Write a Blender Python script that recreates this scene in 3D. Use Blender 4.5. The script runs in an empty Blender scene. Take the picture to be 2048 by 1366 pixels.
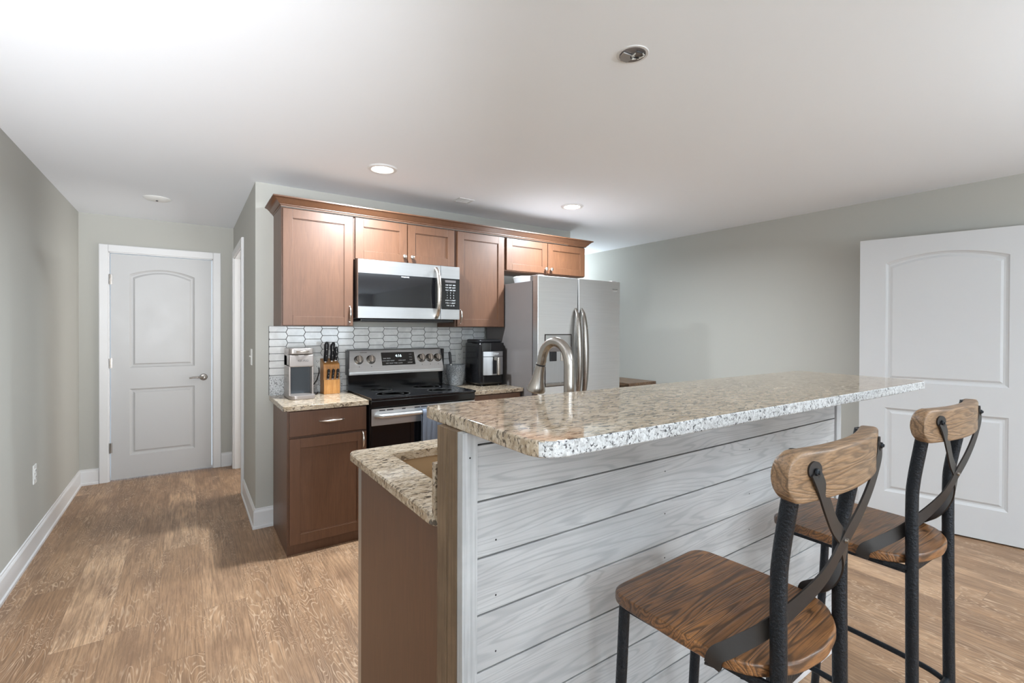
import bpy, bmesh, math, random
from mathutils import Vector, Matrix
random.seed(7)
sc = bpy.context.scene
COL = sc.collection
PI = math.pi

# ------------------------------------------------------------------ camera
CH = 1.37
yaw, pitch, roll = math.radians(34.479), math.radians(-0.3295), math.radians(0.17906)
F_PX, CYP = 946.785, 665.13
fwd = Vector((math.sin(yaw)*math.cos(pitch), math.cos(yaw)*math.cos(pitch), math.sin(pitch)))
rt = Vector((math.cos(yaw), -math.sin(yaw), 0)); up = rt.cross(fwd)
rt2 = rt*math.cos(roll) + up*math.sin(roll); up2 = up*math.cos(roll) - rt*math.sin(roll)
cam = bpy.data.cameras.new('camera'); camo = bpy.data.objects.new('camera', cam); COL.objects.link(camo)
M = Matrix((rt2, up2, -fwd)).transposed().to_4x4(); M.translation = Vector((0, 0, CH)); camo.matrix_world = M
cam.sensor_width = 36; cam.lens = F_PX/2048*36; cam.shift_y = -(683-CYP)/2048; cam.clip_start = 0.02
sc.camera = camo

# ------------------------------------------------------------------ world, exposure, lights
sc.view_settings.view_transform = 'Standard'; sc.view_settings.look = 'None'
sc.view_settings.exposure = 0.47; sc.view_settings.gamma = 1.0; sc.view_settings.use_curve_mapping = False
w = bpy.data.worlds.new('world'); sc.world = w; w.use_nodes = True
w.node_tree.nodes['Background'].inputs[0].default_value = (0.72, 0.86, 1.0, 1)
w.node_tree.nodes['Background'].inputs[1].default_value = 1.0

def area(name, loc, rot, sx, sy, power, color, shape='RECTANGLE', spread=180):
    l = bpy.data.lights.new(name, 'AREA'); l.shape = shape; l.size = sx; l.size_y = sy
    l.energy = power; l.color = color; l.spread = math.radians(spread)
    o = bpy.data.objects.new(name, l); COL.objects.link(o); o.location = loc; o.rotation_euler = rot
    return o
ZC = 2.379                       # ceiling
XL, XR = -0.774, 4.40            # side walls
YB, YH, YR = 3.67, 5.515, -7.0   # kitchen wall, hall end wall, rear wall
WARM = (0.84, 0.93, 1.0); DAY = (0.78, 0.90, 1.0); BOUNCE = (0.82, 0.93, 1.0); SIDE = (1.0, 0.98, 0.95)
# daylight through the two wide windows of the rear wall
area('window_daylight', (0.5, YR-0.06, 1.30), (PI/2, 0, 0), 2.0, 1.9, 75, DAY)
area('window_daylight', (3.0, YR-0.06, 1.30), (PI/2, 0, 0), 2.0, 1.9, 75, DAY)
# unseen fill lights added to brighten the ceiling, one beyond the refrigerator
area('ceiling_fill', (2.6, -1.3, 1.5), (PI, 0, 0), 0.6, 0.6, 40, BOUNCE, 'DISK')
area('ceiling_fill', (0.0, -4.0, 1.5), (PI, 0, 0), 0.6, 0.6, 85, BOUNCE, 'DISK')
area('ceiling_fill', (-0.45, -1.2, 1.6), (math.radians(140), 0, 0), 0.6, 0.6, 13, BOUNCE, 'DISK')
area('ceiling_fill', (3.85, 5.05, 1.70), (PI, 0, 0), 0.35, 0.35, 17, BOUNCE, 'DISK')
area('hall_fill', (-0.45, -0.6, 1.25), (math.radians(109), 0, math.radians(1)), 0.5, 0.5, 17, (0.95, 0.97, 1.0), 'DISK', 66)  # unseen fill aimed down the hall, added to brighten its ceiling
# recessed ceiling lamps: the two lit ones of the picture and those of the room behind the camera
CANS = [(1.012, 2.914), (2.589, 2.911)]
REAR_CANS = [(0.2, -1.6), (2.9, -0.9), (0.2, -4.2), (2.9, -4.2)]
for (x, y) in CANS:
    area('downlight', (x, y, ZC-0.012), (0, 0, 0), 0.12, 0.12, 38, WARM, 'DISK', 168)
for (x, y) in REAR_CANS:
    area('downlight', (x, y, ZC-0.012), (0, 0, 0), 0.12, 0.12, 14, WARM, 'DISK', 170)
area('side_room_daylight', (2.0, 4.6, 1.4), (PI/2, 0, PI/2), 1.2, 1.6, 30, SIDE)

# ------------------------------------------------------------------ materials
def srgb(r, g, b):
    f = lambda c: (c/255/12.92) if c/255 <= 0.04045 else ((c/255+0.055)/1.055)**2.4
    return (f(r), f(g), f(b), 1)
class NT:
    def __init__(s, name):
        s.m = bpy.data.materials.new(name); s.m.use_nodes = True; s.t = s.m.node_tree; s.n = s.t.nodes
        s.b = s.n['Principled BSDF']
    def new(s, typ, **kw):
        n = s.n.new(typ)
        for k, v in kw.items(): setattr(n, k, v)
        return n
    def link(s, a, b): s.t.links.new(a, b)
    def val(s, n, **kw):
        for k, v in kw.items(): n.inputs[k.replace('_', ' ')].default_value = v
    def obj(s, scale=(1, 1, 1), loc=(0, 0, 0), rot=(0, 0, 0)):
        c = s.new('ShaderNodeTexCoord'); mp = s.new('ShaderNodeMapping'); s.link(c.outputs['Object'], mp.inputs[0])
        mp.inputs['Scale'].default_value = scale; mp.inputs['Location'].default_value = loc; mp.inputs['Rotation'].default_value = rot
        return mp.outputs[0]
    def noise(s, vec, scale=5, detail=4, rough=0.5, dist=0):
        n = s.new('ShaderNodeTexNoise'); s.link(vec, n.inputs['Vector'])
        n.inputs['Scale'].default_value = scale; n.inputs['Detail'].default_value = detail
        n.inputs['Roughness'].default_value = rough; n.inputs['Distortion'].default_value = dist
        return n.outputs[0]
    def ramp(s, fac, stops, interp='LINEAR'):
        r = s.new('ShaderNodeValToRGB'); s.link(fac, r.inputs[0]); cr = r.color_ramp; cr.interpolation = interp
        while len(cr.elements) < len(stops): cr.elements.new(0.5)
        for e, (p, c) in zip(cr.elements, stops): e.position = p; e.color = c if len(c) == 4 else (*c, 1)
        return r.outputs[0]
    def mix(s, fac, a, b, mode='MIX'):
        n = s.new('ShaderNodeMix', data_type='RGBA', blend_type=mode)
        for i, v in ((0, fac), (6, a), (7, b)):
            if hasattr(v, 'is_linked'): s.link(v, n.inputs[i])
            else: n.inputs[i].default_value = v
        return n.outputs[2]
    def math(s, op, a, b=0, c=0):
        n = s.new('ShaderNodeMath', operation=op)
        for i, v in enumerate((a, b, c)):
            if hasattr(v, 'is_linked'): s.link(v, n.inputs[i])
            else: n.inputs[i].default_value = v
        return n.outputs[0]
    def bump(s, h, strength=0.2, dist=0.002):
        n = s.new('ShaderNodeBump'); s.link(h, n.inputs['Height'])
        n.inputs['Strength'].default_value = strength; n.inputs['Distance'].default_value = dist
        s.link(n.outputs[0], s.b.inputs['Normal'])
def plain(name, col, rough=0.5, metal=0.0, coat=0.0, bump=None, spec=0.5, emit=None):
    t = NT(name); b = t.b
    b.inputs['Base Color'].default_value = col; b.inputs['Roughness'].default_value = rough
    b.inputs['Metallic'].default_value = metal; b.inputs['Coat Weight'].default_value = coat
    b.inputs['Coat Roughness'].default_value = 0.08; b.inputs['Specular IOR Level'].default_value = spec
    if emit: b.inputs['Emission Color'].default_value = emit[0]; b.inputs['Emission Strength'].default_value = emit[1]
    if bump: t.bump(t.noise(t.obj(), bump[0], 5, 0.6), bump[1], bump[2])
    else:
        v = t.noise(t.obj(), 9, 3); r = t.ramp(v, [(0.3, (max(rough-0.03, 0),)*3), (0.7, (min(rough+0.03, 1),)*3)])
        t.link(r, b.inputs['Roughness'])
    return t.m
MAT = {}
MAT['wall'] = plain('sage_grey_wall_paint', (0.475, 0.47, 0.435, 1), 0.75, bump=(350, 0.05, 0.0006), spec=0.3)
MAT['ceiling'] = plain('white_ceiling_paint', (0.87, 0.90, 0.945, 1), 0.9, bump=(300, 0.04, 0.0006), spec=0.2)
MAT['trim'] = plain('white_trim_paint', (0.74, 0.74, 0.745, 1), 0.35)
MAT['door'] = plain('white_door_paint', (0.535, 0.535, 0.538, 1), 0.4)
MAT['plate'] = plain('white_plastic', (0.80, 0.80, 0.78, 1), 0.35)
MAT['nickel'] = plain('brushed_nickel', (0.62, 0.57, 0.52, 1), 0.27, 1.0)
MAT['nickel_dark'] = plain('dark_nickel', (0.33, 0.305, 0.28, 1), 0.26, 1.0)
MAT['faucet_nickel'] = plain('satin_faucet_nickel', (0.43, 0.40, 0.37, 1), 0.24, 1.0)
MAT['black'] = plain('black_plastic', (0.012, 0.012, 0.014, 1), 0.35)
MAT['black_gloss'] = plain('black_gloss_plastic', (0.008, 0.008, 0.009, 1), 0.12)
MAT['black_glass'] = plain('black_glass', (0.004, 0.004, 0.005, 1), 0.03, coat=0.4)
MAT['dark_gap'] = plain('dark_shadow_gap', (0.02, 0.016, 0.012, 1), 0.8)
MAT['white_print'] = plain('white_print', (0.75, 0.77, 0.78, 1), 0.5)
MAT['grey_print'] = plain('grey_print', (0.12, 0.11, 0.11, 1), 0.5)
MAT['burner_print'] = plain('pale_burner_print', (0.22, 0.22, 0.22, 1), 0.4)
MAT['clock'] = plain('lit_clock_digits', (0.5, 0.6, 0.6, 1), 0.5, emit=((0.75, 0.95, 1, 1), 1.4))
MAT['lens'] = plain('lit_lamp_lens', (1, 0.95, 0.88, 1), 0.5, emit=((1.0, 0.88, 0.74, 1), 9.0))
MAT['grout'] = plain('dark_grey_grout', (0.10, 0.10, 0.10, 1), 0.9)
MAT['crumpled_metal'] = plain('bare_galvanised_steel', (0.55, 0.55, 0.55, 1), 0.3, 0.9)
MAT['cream_wire'] = plain('white_cable', (0.7, 0.69, 0.65, 1), 0.4)
MAT['champagne'] = plain('champagne_grey_plastic', (0.30, 0.265, 0.245, 1), 0.3, 0.35)
MAT['tank'] = plain('smoked_recess_plastic', (0.055, 0.065, 0.075, 1), 0.25)
MAT['towel'] = plain('blue_grey_terry', (0.22, 0.25, 0.31, 1), 0.95, bump=(420, 1.0, 0.006), spec=0.1)
MAT['sink'] = plain('tan_composite', (0.42, 0.29, 0.165, 1), 0.45)
MAT['fridge_side'] = plain('grey_painted_steel', (0.21, 0.19, 0.185, 1), 0.38, 0.25)
MAT['gasket'] = plain('dark_gasket', (0.03, 0.022, 0.02, 1), 0.7)
MAT['bowl'] = plain('frosted_white_plastic', (0.72, 0.75, 0.78, 1), 0.3)

def stainless(name, col, rough, ax='z'):
    t = NT(name); b = t.b
    sc_ = {'z': (3, 3, 260), 'x': (260, 260, 3)}[ax]
    v = t.noise(t.obj(scale=sc_), 1.0, 3, 0.6)
    t.link(t.ramp(v, [(0.25, tuple(c*0.90 for c in col)), (0.75, tuple(min(1, c*1.06) for c in col))]), b.inputs['Base Color'])
    t.link(t.ramp(v, [(0.2, (rough-0.05,)*3), (0.8, (rough+0.06,)*3)]), b.inputs['Roughness'])
    b.inputs['Metallic'].default_value = 1.0
    t.bump(v, 0.03, 0.0004)
    return t.m
MAT['steel'] = stainless('brushed_stainless', (0.60, 0.60, 0.60), 0.36)
MAT['steel_satin'] = stainless('satin_stainless', (0.47, 0.47, 0.47), 0.42)
MAT['steel_v'] = stainless('vertically_brushed_stainless', (0.52, 0.53, 0.54), 0.34, 'x')

def cab_wood():
    t = NT('satin_stained_maple')
    v = t.obj(scale=(14, 14, 1.6)); g = t.noise(v, 3.0, 6, 0.62, 1.2)
    g2 = t.noise(t.obj(scale=(90, 90, 3)), 2.0, 4, 0.6)
    base = t.ramp(g, [(0.25, (0.086, 0.032, 0.011)), (0.5, (0.112, 0.043, 0.016)), (0.78, (0.142, 0.058, 0.024))])
    c = t.mix(0.25, base, t.ramp(g2, [(0.3, (0.06, 0.024, 0.011)), (0.7, (0.145, 0.07, 0.037))]))
    t.link(c, t.b.inputs['Base Color'])
    t.val(t.b, Roughness=0.5); t.b.inputs['Coat Weight'].default_value = 0.5; t.b.inputs['Coat Roughness'].default_value = 0.40; t.b.inputs['Coat IOR'].default_value = 1.5
    return t.m
MAT['cab'] = cab_wood()

def floor_mat():
    t = NT('oak_look_vinyl_planks')
    PW, PL = 0.182, 1.22
    co = t.new('ShaderNodeTexCoord'); sp = t.new('ShaderNodeSeparateXYZ'); t.link(co.outputs['Object'], sp.inputs[0])
    u = t.math('DIVIDE', t.math('ADD', sp.outputs[0], 0.12+10*PW), PW); col = t.math('FLOOR', u); fu = t.math('FRACT', u)
    wn = t.new('ShaderNodeTexWhiteNoise', noise_dimensions='1D'); t.link(col, wn.inputs['W'])
    v = t.math('ADD', t.math('DIVIDE', sp.outputs[1], PL), t.math('MULTIPLY', wn.outputs[0], 7.3)); row = t.math('FLOOR', v); fv = t.math('FRACT', v)
    cb = t.new('ShaderNodeCombineXYZ'); t.link(col, cb.inputs[0]); t.link(row, cb.inputs[1])
    wn2 = t.new('ShaderNodeTexWhiteNoise', noise_dimensions='3D'); t.link(cb.outputs[0], wn2.inputs['Vector'])
    # grain, shifted for every plank
    off = t.new('ShaderNodeVectorMath', operation='SCALE'); t.link(wn2.outputs['Color'], off.inputs[0]); off.inputs['Scale'].default_value = 30
    ad = t.new('ShaderNodeVectorMath', operation='ADD'); t.link(co.outputs['Object'], ad.inputs[0]); t.link(off.outputs[0], ad.inputs[1])
    def mapped(s):
        m = t.new('ShaderNodeMapping'); t.link(ad.outputs[0], m.inputs[0]); m.inputs['Scale'].default_value = s; return m.outputs[0]
    warp = t.noise(mapped((7, 1.3, 1)), 1.6, 3, 0.5, 0.7)
    rings = t.math('FRACT', t.math('MULTIPLY', warp, 20.0))
    ringl = t.ramp(rings, [(0.0, (0, 0, 0)), (0.34, (0, 0, 0)), (0.5, (1, 1, 1)), (0.66, (0, 0, 0))])
    fine = t.noise(mapped((130, 5, 1)), 1.0, 5, 0.65, 0.3)
    blotch = t.noise(mapped((7, 2.2, 1)), 1.3, 4, 0.6)
    base = t.ramp(wn2.outputs[0], [(0.0, (0.34, 0.195, 0.105)), (0.4, (0.41, 0.245, 0.137)), (0.7, (0.49, 0.30, 0.172)), (1.0, (0.64, 0.41, 0.245))])
    c = t.mix(t.ramp(blotch, [(0.40, (0, 0, 0)), (0.70, (0.8,)*3)]), base, (0.21, 0.118, 0.068, 1))
    c = t.mix(t.ramp(fine, [(0.36, (0.75,)*3), (0.60, (0, 0, 0))]), c, (0.17, 0.098, 0.055, 1))
    sw = t.noise(mapped((3, 1.2, 1)), 1.4, 2)
    mask = t.math('MULTIPLY', ringl, t.ramp(sw, [(0.40, (0.06,)*3), (0.58, (0.70,)*3)]))
    c = t.mix(mask, c, (0.66, 0.48, 0.33, 1))
    def edge(f, wd):
        a = t.math('MINIMUM', f, t.math('SUBTRACT', 1.0, f)); return t.math('LESS_THAN', a, wd)
    e = t.math('MAXIMUM', edge(fu, 0.0045), edge(fv, 0.0008))
    c = t.mix(t.math('MULTIPLY', e, 0.55), c, (0.12, 0.07, 0.045, 1))
    t.link(c, t.b.inputs['Base Color']); t.val(t.b, Roughness=0.42)
    t.bump(t.math('SUBTRACT', fine, t.math('MULTIPLY', e, 0.8)), 0.12, 0.001)
    return t.m
MAT['floor'] = floor_mat()

def granite(name='speckled_granite'):
    t = NT(name)
    v = t.obj(scale=(0.62, 1.25, 1.0), rot=(0, 0, 0.12)); v2 = t.obj(scale=(0.50, 1.25, 0.8), loc=(3, 1, 7), rot=(0, 0, 0.12))
    n1 = t.noise(v, 34, 5, 0.62, 0.7); n2 = t.noise(v, 110, 4, 0.6, 0.5); n3 = t.noise(v, 12, 3, 0.5); n4 = t.noise(v2, 78, 4, 0.64, 0.9)
    base = t.ramp(n1, [(0.30, (0.24, 0.175, 0.115)), (0.44, (0.39, 0.305, 0.212)), (0.58, (0.49, 0.40, 0.295)), (0.74, (0.60, 0.52, 0.42))])
    c = t.mix(t.ramp(n2, [(0.50, (0, 0, 0)), (0.64, (0.5,)*3)]), base, (0.62, 0.53, 0.44, 1))
    dark = t.ramp(n4, [(0.30, (1, 1, 1)), (0.42, (0.92,)*3), (0.465, (0, 0, 0))])
    clus = t.ramp(n3, [(0.35, (1, 1, 1)), (0.75, (0.5,)*3)])
    c = t.mix(t.math('MULTIPLY', dark, clus), c, (0.055, 0.038, 0.028, 1))
    vo = t.new('ShaderNodeTexVoronoi'); t.link(v, vo.inputs['Vector']); vo.inputs['Scale'].default_value = 150
    gr = t.ramp(vo.outputs['Distance'], [(0.0, (0.6,)*3), (0.16, (0, 0, 0))])
    c = t.mix(gr, c, (0.17, 0.14, 0.13, 1))
    t.link(c, t.b.inputs['Base Color']); t.val(t.b, Roughness=0.06); t.b.inputs['Specular IOR Level'].default_value = 0.42
    return t.m
MAT['granite'] = granite()

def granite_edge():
    t = NT('daylit_granite')  # granite paled to paint in the cool daylight on camera-facing faces
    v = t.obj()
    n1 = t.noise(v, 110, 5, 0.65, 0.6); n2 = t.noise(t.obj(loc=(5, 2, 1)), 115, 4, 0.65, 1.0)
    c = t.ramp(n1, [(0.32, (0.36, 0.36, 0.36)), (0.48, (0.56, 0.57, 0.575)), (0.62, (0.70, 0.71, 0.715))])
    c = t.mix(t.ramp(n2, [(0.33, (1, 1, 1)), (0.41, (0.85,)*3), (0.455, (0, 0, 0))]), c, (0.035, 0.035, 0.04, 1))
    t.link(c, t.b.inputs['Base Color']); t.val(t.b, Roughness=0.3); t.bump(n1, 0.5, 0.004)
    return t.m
MAT['granite_daylit'] = granite_edge()

def shiplap():
    t = NT('whitewashed_pine')
    co = t.new('ShaderNodeTexCoord'); sp = t.new('ShaderNodeSeparateXYZ'); t.link(co.outputs['Object'], sp.inputs[0])
    k = t.math('FLOOR', t.math('DIVIDE', t.math('SUBTRACT', sp.outputs[2], 1.117-1.25), 0.125))
    sh = t.math('MULTIPLY', k, 3.7)
    cb = t.new('ShaderNodeCombineXYZ'); t.link(t.math('ADD', sp.outputs[0], sh), cb.inputs[0]); t.link(sp.outputs[1], cb.inputs[1]); t.link(t.math('ADD', sp.outputs[2], t.math('MULTIPLY', k, 1.31)), cb.inputs[2])
    def mapped(s):
        m = t.new('ShaderNodeMapping'); t.link(cb.outputs[0], m.inputs[0]); m.inputs['Scale'].default_value = s; return m.outputs[0]
    warp = t.noise(mapped((1.0, 1, 11)), 1.1, 2, 0.4, 0.35)
    rings = t.math('SINE', t.math('MULTIPLY', warp, 105.0))
    fine = t.noise(mapped((5, 5, 190)), 1.0, 4, 0.6)
    blo = t.noise(mapped((2.2, 2, 5)), 1.5, 3, 0.5)
    c = t.ramp(blo, [(0.3, (0.41, 0.41, 0.412)), (0.7, (0.54, 0.543, 0.545))])
    c = t.mix(t.ramp(rings, [(0.35, (0, 0, 0)), (1.0, (0.36,)*3)]), c, (0.24, 0.245, 0.255, 1))
    c = t.mix(0.0, c, c)
    c = t.mix(t.ramp(fine, [(0.34, (0.32,)*3), (0.52, (0, 0, 0))]), c, (0.30, 0.30, 0.31, 1))
    # knots: one or two for every board, with rings round them
    vo = t.new('ShaderNodeTexVoronoi'); t.link(mapped((1.55, 0.2, 4.0)), vo.inputs['Vector']); vo.inputs['Scale'].default_value = 1.0; vo.inputs['Randomness'].default_value = 0.8
    d = vo.outputs['Distance']
    kr = t.math('SINE', t.math('MULTIPLY', d, 260))
    km = t.ramp(d, [(0.0, (0.55,)*3), (0.09, (0.35,)*3), (0.14, (0, 0, 0))])
    c = t.mix(t.math('MULTIPLY', km, t.math('MAXIMUM', kr, 0.0)), c, (0.20, 0.19, 0.185, 1))
    t.link(c, t.b.inputs['Base Color']); t.val(t.b, Roughness=0.55)
    t.bump(rings, 0.10, 0.0006)
    return t.m
MAT['shiplap'] = shiplap()

def wood(name, cols, scale=(1, 1, 1), rings=70, fine=(8, 240, 240), rough=0.45, knots=True, coat=0.0, ringmix=0.6):
    t = NT(name)
    v = t.obj(scale=scale); warp = t.noise(v, 1.2, 2, 0.45, 0.6)
    r = t.math('SINE', t.math('MULTIPLY', warp, rings))
    fn = t.noise(t.obj(scale=fine), 1.0, 4, 0.6); bl = t.noise(t.obj(scale=(3, 5, 5)), 2.0, 4, 0.6)
    c = t.ramp(bl, [(0.3, cols[0]), (0.5, cols[1]), (0.72, cols[2])])
    c = t.mix(t.ramp(r, [(0.1, (0, 0, 0)), (1.0, (ringmix,)*3)]), c, (*cols[3], 1))
    c = t.mix(t.ramp(fn, [(0.36, (0.55,)*3), (0.55, (0, 0, 0))]), c, (*cols[3], 1))
    t.link(c, t.b.inputs['Base Color']); t.val(t.b, Roughness=rough)
    t.b.inputs['Coat Weight'].default_value = coat; t.b.inputs['Coat Roughness'].default_value = 0.35
    t.bump(t.math('ADD', t.math('MULTIPLY', r, -0.5), fn), 0.45, 0.0012)
    return t.m
MAT['seat'] = wood('distressed_brown_pine', ((0.13, 0.062, 0.030), (0.26, 0.115, 0.042), (0.42, 0.185, 0.062), (0.035, 0.020, 0.013)), (0.55, 9, 9), 150, (7, 300, 300), 0.34, coat=0.25, ringmix=0.75)
MAT['rail'] = wood('worn_light_brown_pine', ((0.20, 0.115, 0.058), (0.29, 0.172, 0.09), (0.37, 0.235, 0.135), (0.075, 0.044, 0.024)), (1.6, 7, 14), 110, (9, 240, 330), 0.42, coat=0.15, ringmix=0.6)
MAT['post_brown'] = wood('raw_brown_pine', ((0.145, 0.094, 0.052), (0.19, 0.125, 0.072), (0.235, 0.158, 0.094), (0.095, 0.060, 0.034)), (9, 9, 0.8), 40, (140, 140, 4), 0.6, ringmix=0.35)
MAT['post_white'] = wood('whitewashed_post_board', ((0.42, 0.425, 0.43), (0.47, 0.475, 0.48), (0.53, 0.535, 0.54), (0.30, 0.305, 0.31)), (9, 9, 0.7), 50, (180, 180, 4), 0.55, ringmix=0.25)
MAT['block_wood'] = wood('honey_block_wood', ((0.42, 0.18, 0.045), (0.52, 0.25, 0.075), (0.62, 0.34, 0.12), (0.33, 0.13, 0.03)), (26, 26, 2), 30, (150, 150, 8), 0.35, ringmix=0.4)
MAT['table_wood'] = wood('reclaimed_brown_planks', ((0.14, 0.075, 0.04), (0.22, 0.13, 0.075), (0.32, 0.2, 0.12), (0.045, 0.025, 0.015)), (8, 0.9, 8), 60, (200, 7, 200), 0.4)

def hammered():
    t = NT('textured_charcoal_metal')
    t.b.inputs['Base Color'].default_value = (0.018, 0.022, 0.028, 1); t.val(t.b, Roughness=0.38, Metallic=0.55)
    t.bump(t.noise(t.obj(), 170, 3, 0.6), 0.9, 0.0030)
    return t.m
MAT['iron'] = hammered()
MAT['strap'] = plain('dark_flat_steel', (0.06, 0.056, 0.055, 1), 0.42, 0.7)

def tile_mat():
    t = NT('glossy_white_tile')
    v = t.obj(scale=(1, 1, 1)); n = t.noise(v, 11, 4, 0.6, 0.6)
    t.link(t.ramp(n, [(0.35, (0.64, 0.64, 0.63)), (0.65, (0.80, 0.80, 0.79))]), t.b.inputs['Base Color'])
    t.val(t.b, Roughness=0.10); t.bump(t.noise(v, 14, 2), 0.25, 0.002)
    return t.m
MAT['tile'] = tile_mat()
def speck_mat():
    t = NT('speckled_grey_stone')
    n = t.noise(t.obj(), 190, 3, 0.7)
    t.link(t.ramp(n, [(0.36, (0.05, 0.055, 0.06)), (0.5, (0.20, 0.215, 0.23)), (0.63, (0.42, 0.44, 0.46))]), t.b.inputs['Base Color'])
    t.val(t.b, Roughness=0.6); t.bump(n, 0.3, 0.001)
    return t.m
MAT['crock'] = speck_mat()
def cooktop_mat():
    t = NT('ceramic_cooktop')
    n = t.noise(t.obj(), 420, 2, 0.5)
    t.link(t.ramp(n, [(0.60, (0.005, 0.005, 0.006)), (0.70, (0.06, 0.06, 0.062))]), t.b.inputs['Base Color'])
    t.val(t.b, Roughness=0.06)
    return t.m
MAT['cooktop'] = cooktop_mat()
def fridge_mat():
    t = NT('smudged_stainless_door')
    v = t.noise(t.obj(scale=(3, 3, 260)), 1.0, 3, 0.6); s = t.noise(t.obj(scale=(1, 1, 1.4)), 5, 4, 0.6, 0.4)
    t.link(t.ramp(v, [(0.25, (0.78,)*3), (0.75, (0.85,)*3)]), t.b.inputs['Base Color'])
    t.link(t.ramp(s, [(0.3, (0.28,)*3), (0.7, (0.34,)*3)]), t.b.inputs['Roughness'])
    t.val(t.b, Metallic=1.0); t.bump(v, 0.03, 0.0004)
    return t.m
MAT['fridge'] = fridge_mat()

# ------------------------------------------------------------------ mesh helpers
class MB:
    """collects shapes in world coordinates and links them as one mesh object"""
    def __init__(s): s.bm = bmesh.new()
    def box(s, x0, x1, y0, y1, z0, z1, bev=0.0, seg=2):
        b = bmesh.new(); bmesh.ops.create_cube(b, size=1)
        bmesh.ops.scale(b, vec=(x1-x0, y1-y0, z1-z0), verts=b.verts)
        bmesh.ops.translate(b, vec=((x0+x1)/2, (y0+y1)/2, (z0+z1)/2), verts=b.verts)
        if bev > 0: bmesh.ops.bevel(b, geom=b.edges[:], offset=bev, segments=seg, profile=0.5, affect='EDGES', clamp_overlap=True)
        return s.add(b)
    def add(s, b, mtx=None):
        if mtx is not None: bmesh.ops.transform(b, matrix=mtx, verts=b.verts)
        me = bpy.data.meshes.new('tmp'); b.to_mesh(me); b.free(); s.bm.from_mesh(me); bpy.data.meshes.remove(me); return s
    def prism(s, pts, z0, z1, bev=0.0, seg=2, mtx=None):
        """polygon in xy extruded from z0 to z1"""
        b = bmesh.new(); vs = [b.verts.new((x, y, z0)) for x, y in pts]; f = b.faces.new(vs)
        r = bmesh.ops.extrude_face_region(b, geom=[f]); nv = [g for g in r['geom'] if isinstance(g, bmesh.types.BMVert)]
        bmesh.ops.translate(b, vec=(0, 0, z1-z0), verts=nv); bmesh.ops.recalc_face_normals(b, faces=b.faces)
        if bev > 0:
            ed = [e for e in b.edges if abs(e.verts[0].co.z-e.verts[1].co.z) < 1e-6]
            bmesh.ops.bevel(b, geom=ed, offset=bev, segments=seg, profile=0.5, affect='EDGES', clamp_overlap=True)
        return s.add(b, mtx)
    def tube(s, pts, r, n=12, closed=False, sx=1.0, caps=True, flat=None):
        """round bar (or flat strap of half width r and half thickness flat) along points"""
        b = bmesh.new(); P = [Vector(p) for p in pts]; rings = []; prev = None
        rr = r if hasattr(r, '__len__') else [r]*len(P)
        for i, p in enumerate(P):
            a = P[(i-1) % len(P)] if (i > 0 or closed) else p; c = P[(i+1) % len(P)] if (i < len(P)-1 or closed) else p
            d = (c-a).normalized()
            if prev is None:
                u = d.cross(Vector((0, 0, 1))) if abs(d.z) < 0.95 else d.cross(Vector((0, 1, 0)))
                u.normalize()
            else: u = (prev-d*prev.dot(d)).normalized()
            prev = u; v = d.cross(u)
            ring = []
            for k in range(n):
                t = 2*PI*k/n; ring.append(b.verts.new(p+u*math.cos(t)*rr[i]+v*math.sin(t)*rr[i]*sx))
            rings.append(ring)
        m = len(P) if closed else len(P)-1
        for i in range(m):
            A, B = rings[i], rings[(i+1) % len(P)]
            for k in range(n): b.faces.new((A[k], A[(k+1) % n], B[(k+1) % n], B[k]))
        if caps and not closed: b.faces.new(rings[0][::-1]); b.faces.new(rings[-1])
        bmesh.ops.recalc_face_normals(b, faces=b.faces)
        return s.add(b)
    def ribbon(s, pts, side, w, t):
        """flat strap: centre points, list of side vectors, width, thickness"""
        b = bmesh.new(); P = [Vector(p) for p in pts]; S = [Vector(q).normalized() for q in side]; R = []
        for i, p in enumerate(P):
            d = (P[min(i+1, len(P)-1)]-P[max(i-1, 0)]).normalized(); sd = (S[i]-d*S[i].dot(d)).normalized(); nn = d.cross(sd)
            R.append([b.verts.new(p+sd*a*w/2+nn*c*t/2) for a, c in ((-1, -1), (1, -1), (1, 1), (-1, 1))])
        for i in range(len(P)-1):
            for k in range(4): b.faces.new((R[i][k], R[i][(k+1) % 4], R[i+1][(k+1) % 4], R[i+1][k]))
        b.faces.new(R[0][::-1]); b.faces.new(R[-1]); bmesh.ops.recalc_face_normals(b, faces=b.faces)
        return s.add(b)
    def lathe(s, prof, c=(0, 0, 0), n=32, mtx=None):
        """profile of (radius, z) turned about z at c"""
        b = bmesh.new(); rings = []
        for r, z in prof:
            if r < 1e-6: rings.append([b.verts.new((0, 0, z))])
            else: rings.append([b.verts.new((r*math.cos(2*PI*k/n), r*math.sin(2*PI*k/n), z)) for k in range(n)])
        for A, B in zip(rings, rings[1:]):
            if len(A) == 1 and len(B) == 1: continue
            for k in range(n):
                if len(A) == 1: b.faces.new((A[0], B[(k+1) % n], B[k]))
                elif len(B) == 1: b.faces.new((A[k], A[(k+1) % n], B[0]))
                else: b.faces.new((A[k], A[(k+1) % n], B[(k+1) % n], B[k]))
        if len(rings[0]) > 1: b.faces.new(rings[0][::-1])
        if len(rings[-1]) > 1: b.faces.new(rings[-1])
        bmesh.ops.recalc_face_normals(b, faces=b.faces)
        m = Matrix.Translation(Vector(c)) @ (mtx if mtx is not None else Matrix())
        return s.add(b, m)
    def grid(s, f, nu, nv):
        b = bmesh.new(); V = [[b.verts.new(f(i/(nu-1), j/(nv-1))) for j in range(nv)] for i in range(nu)]
        for i in range(nu-1):
            for j in range(nv-1): b.faces.new((V[i][j], V[i+1][j], V[i+1][j+1], V[i][j+1]))
        return s.add(b)
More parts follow.
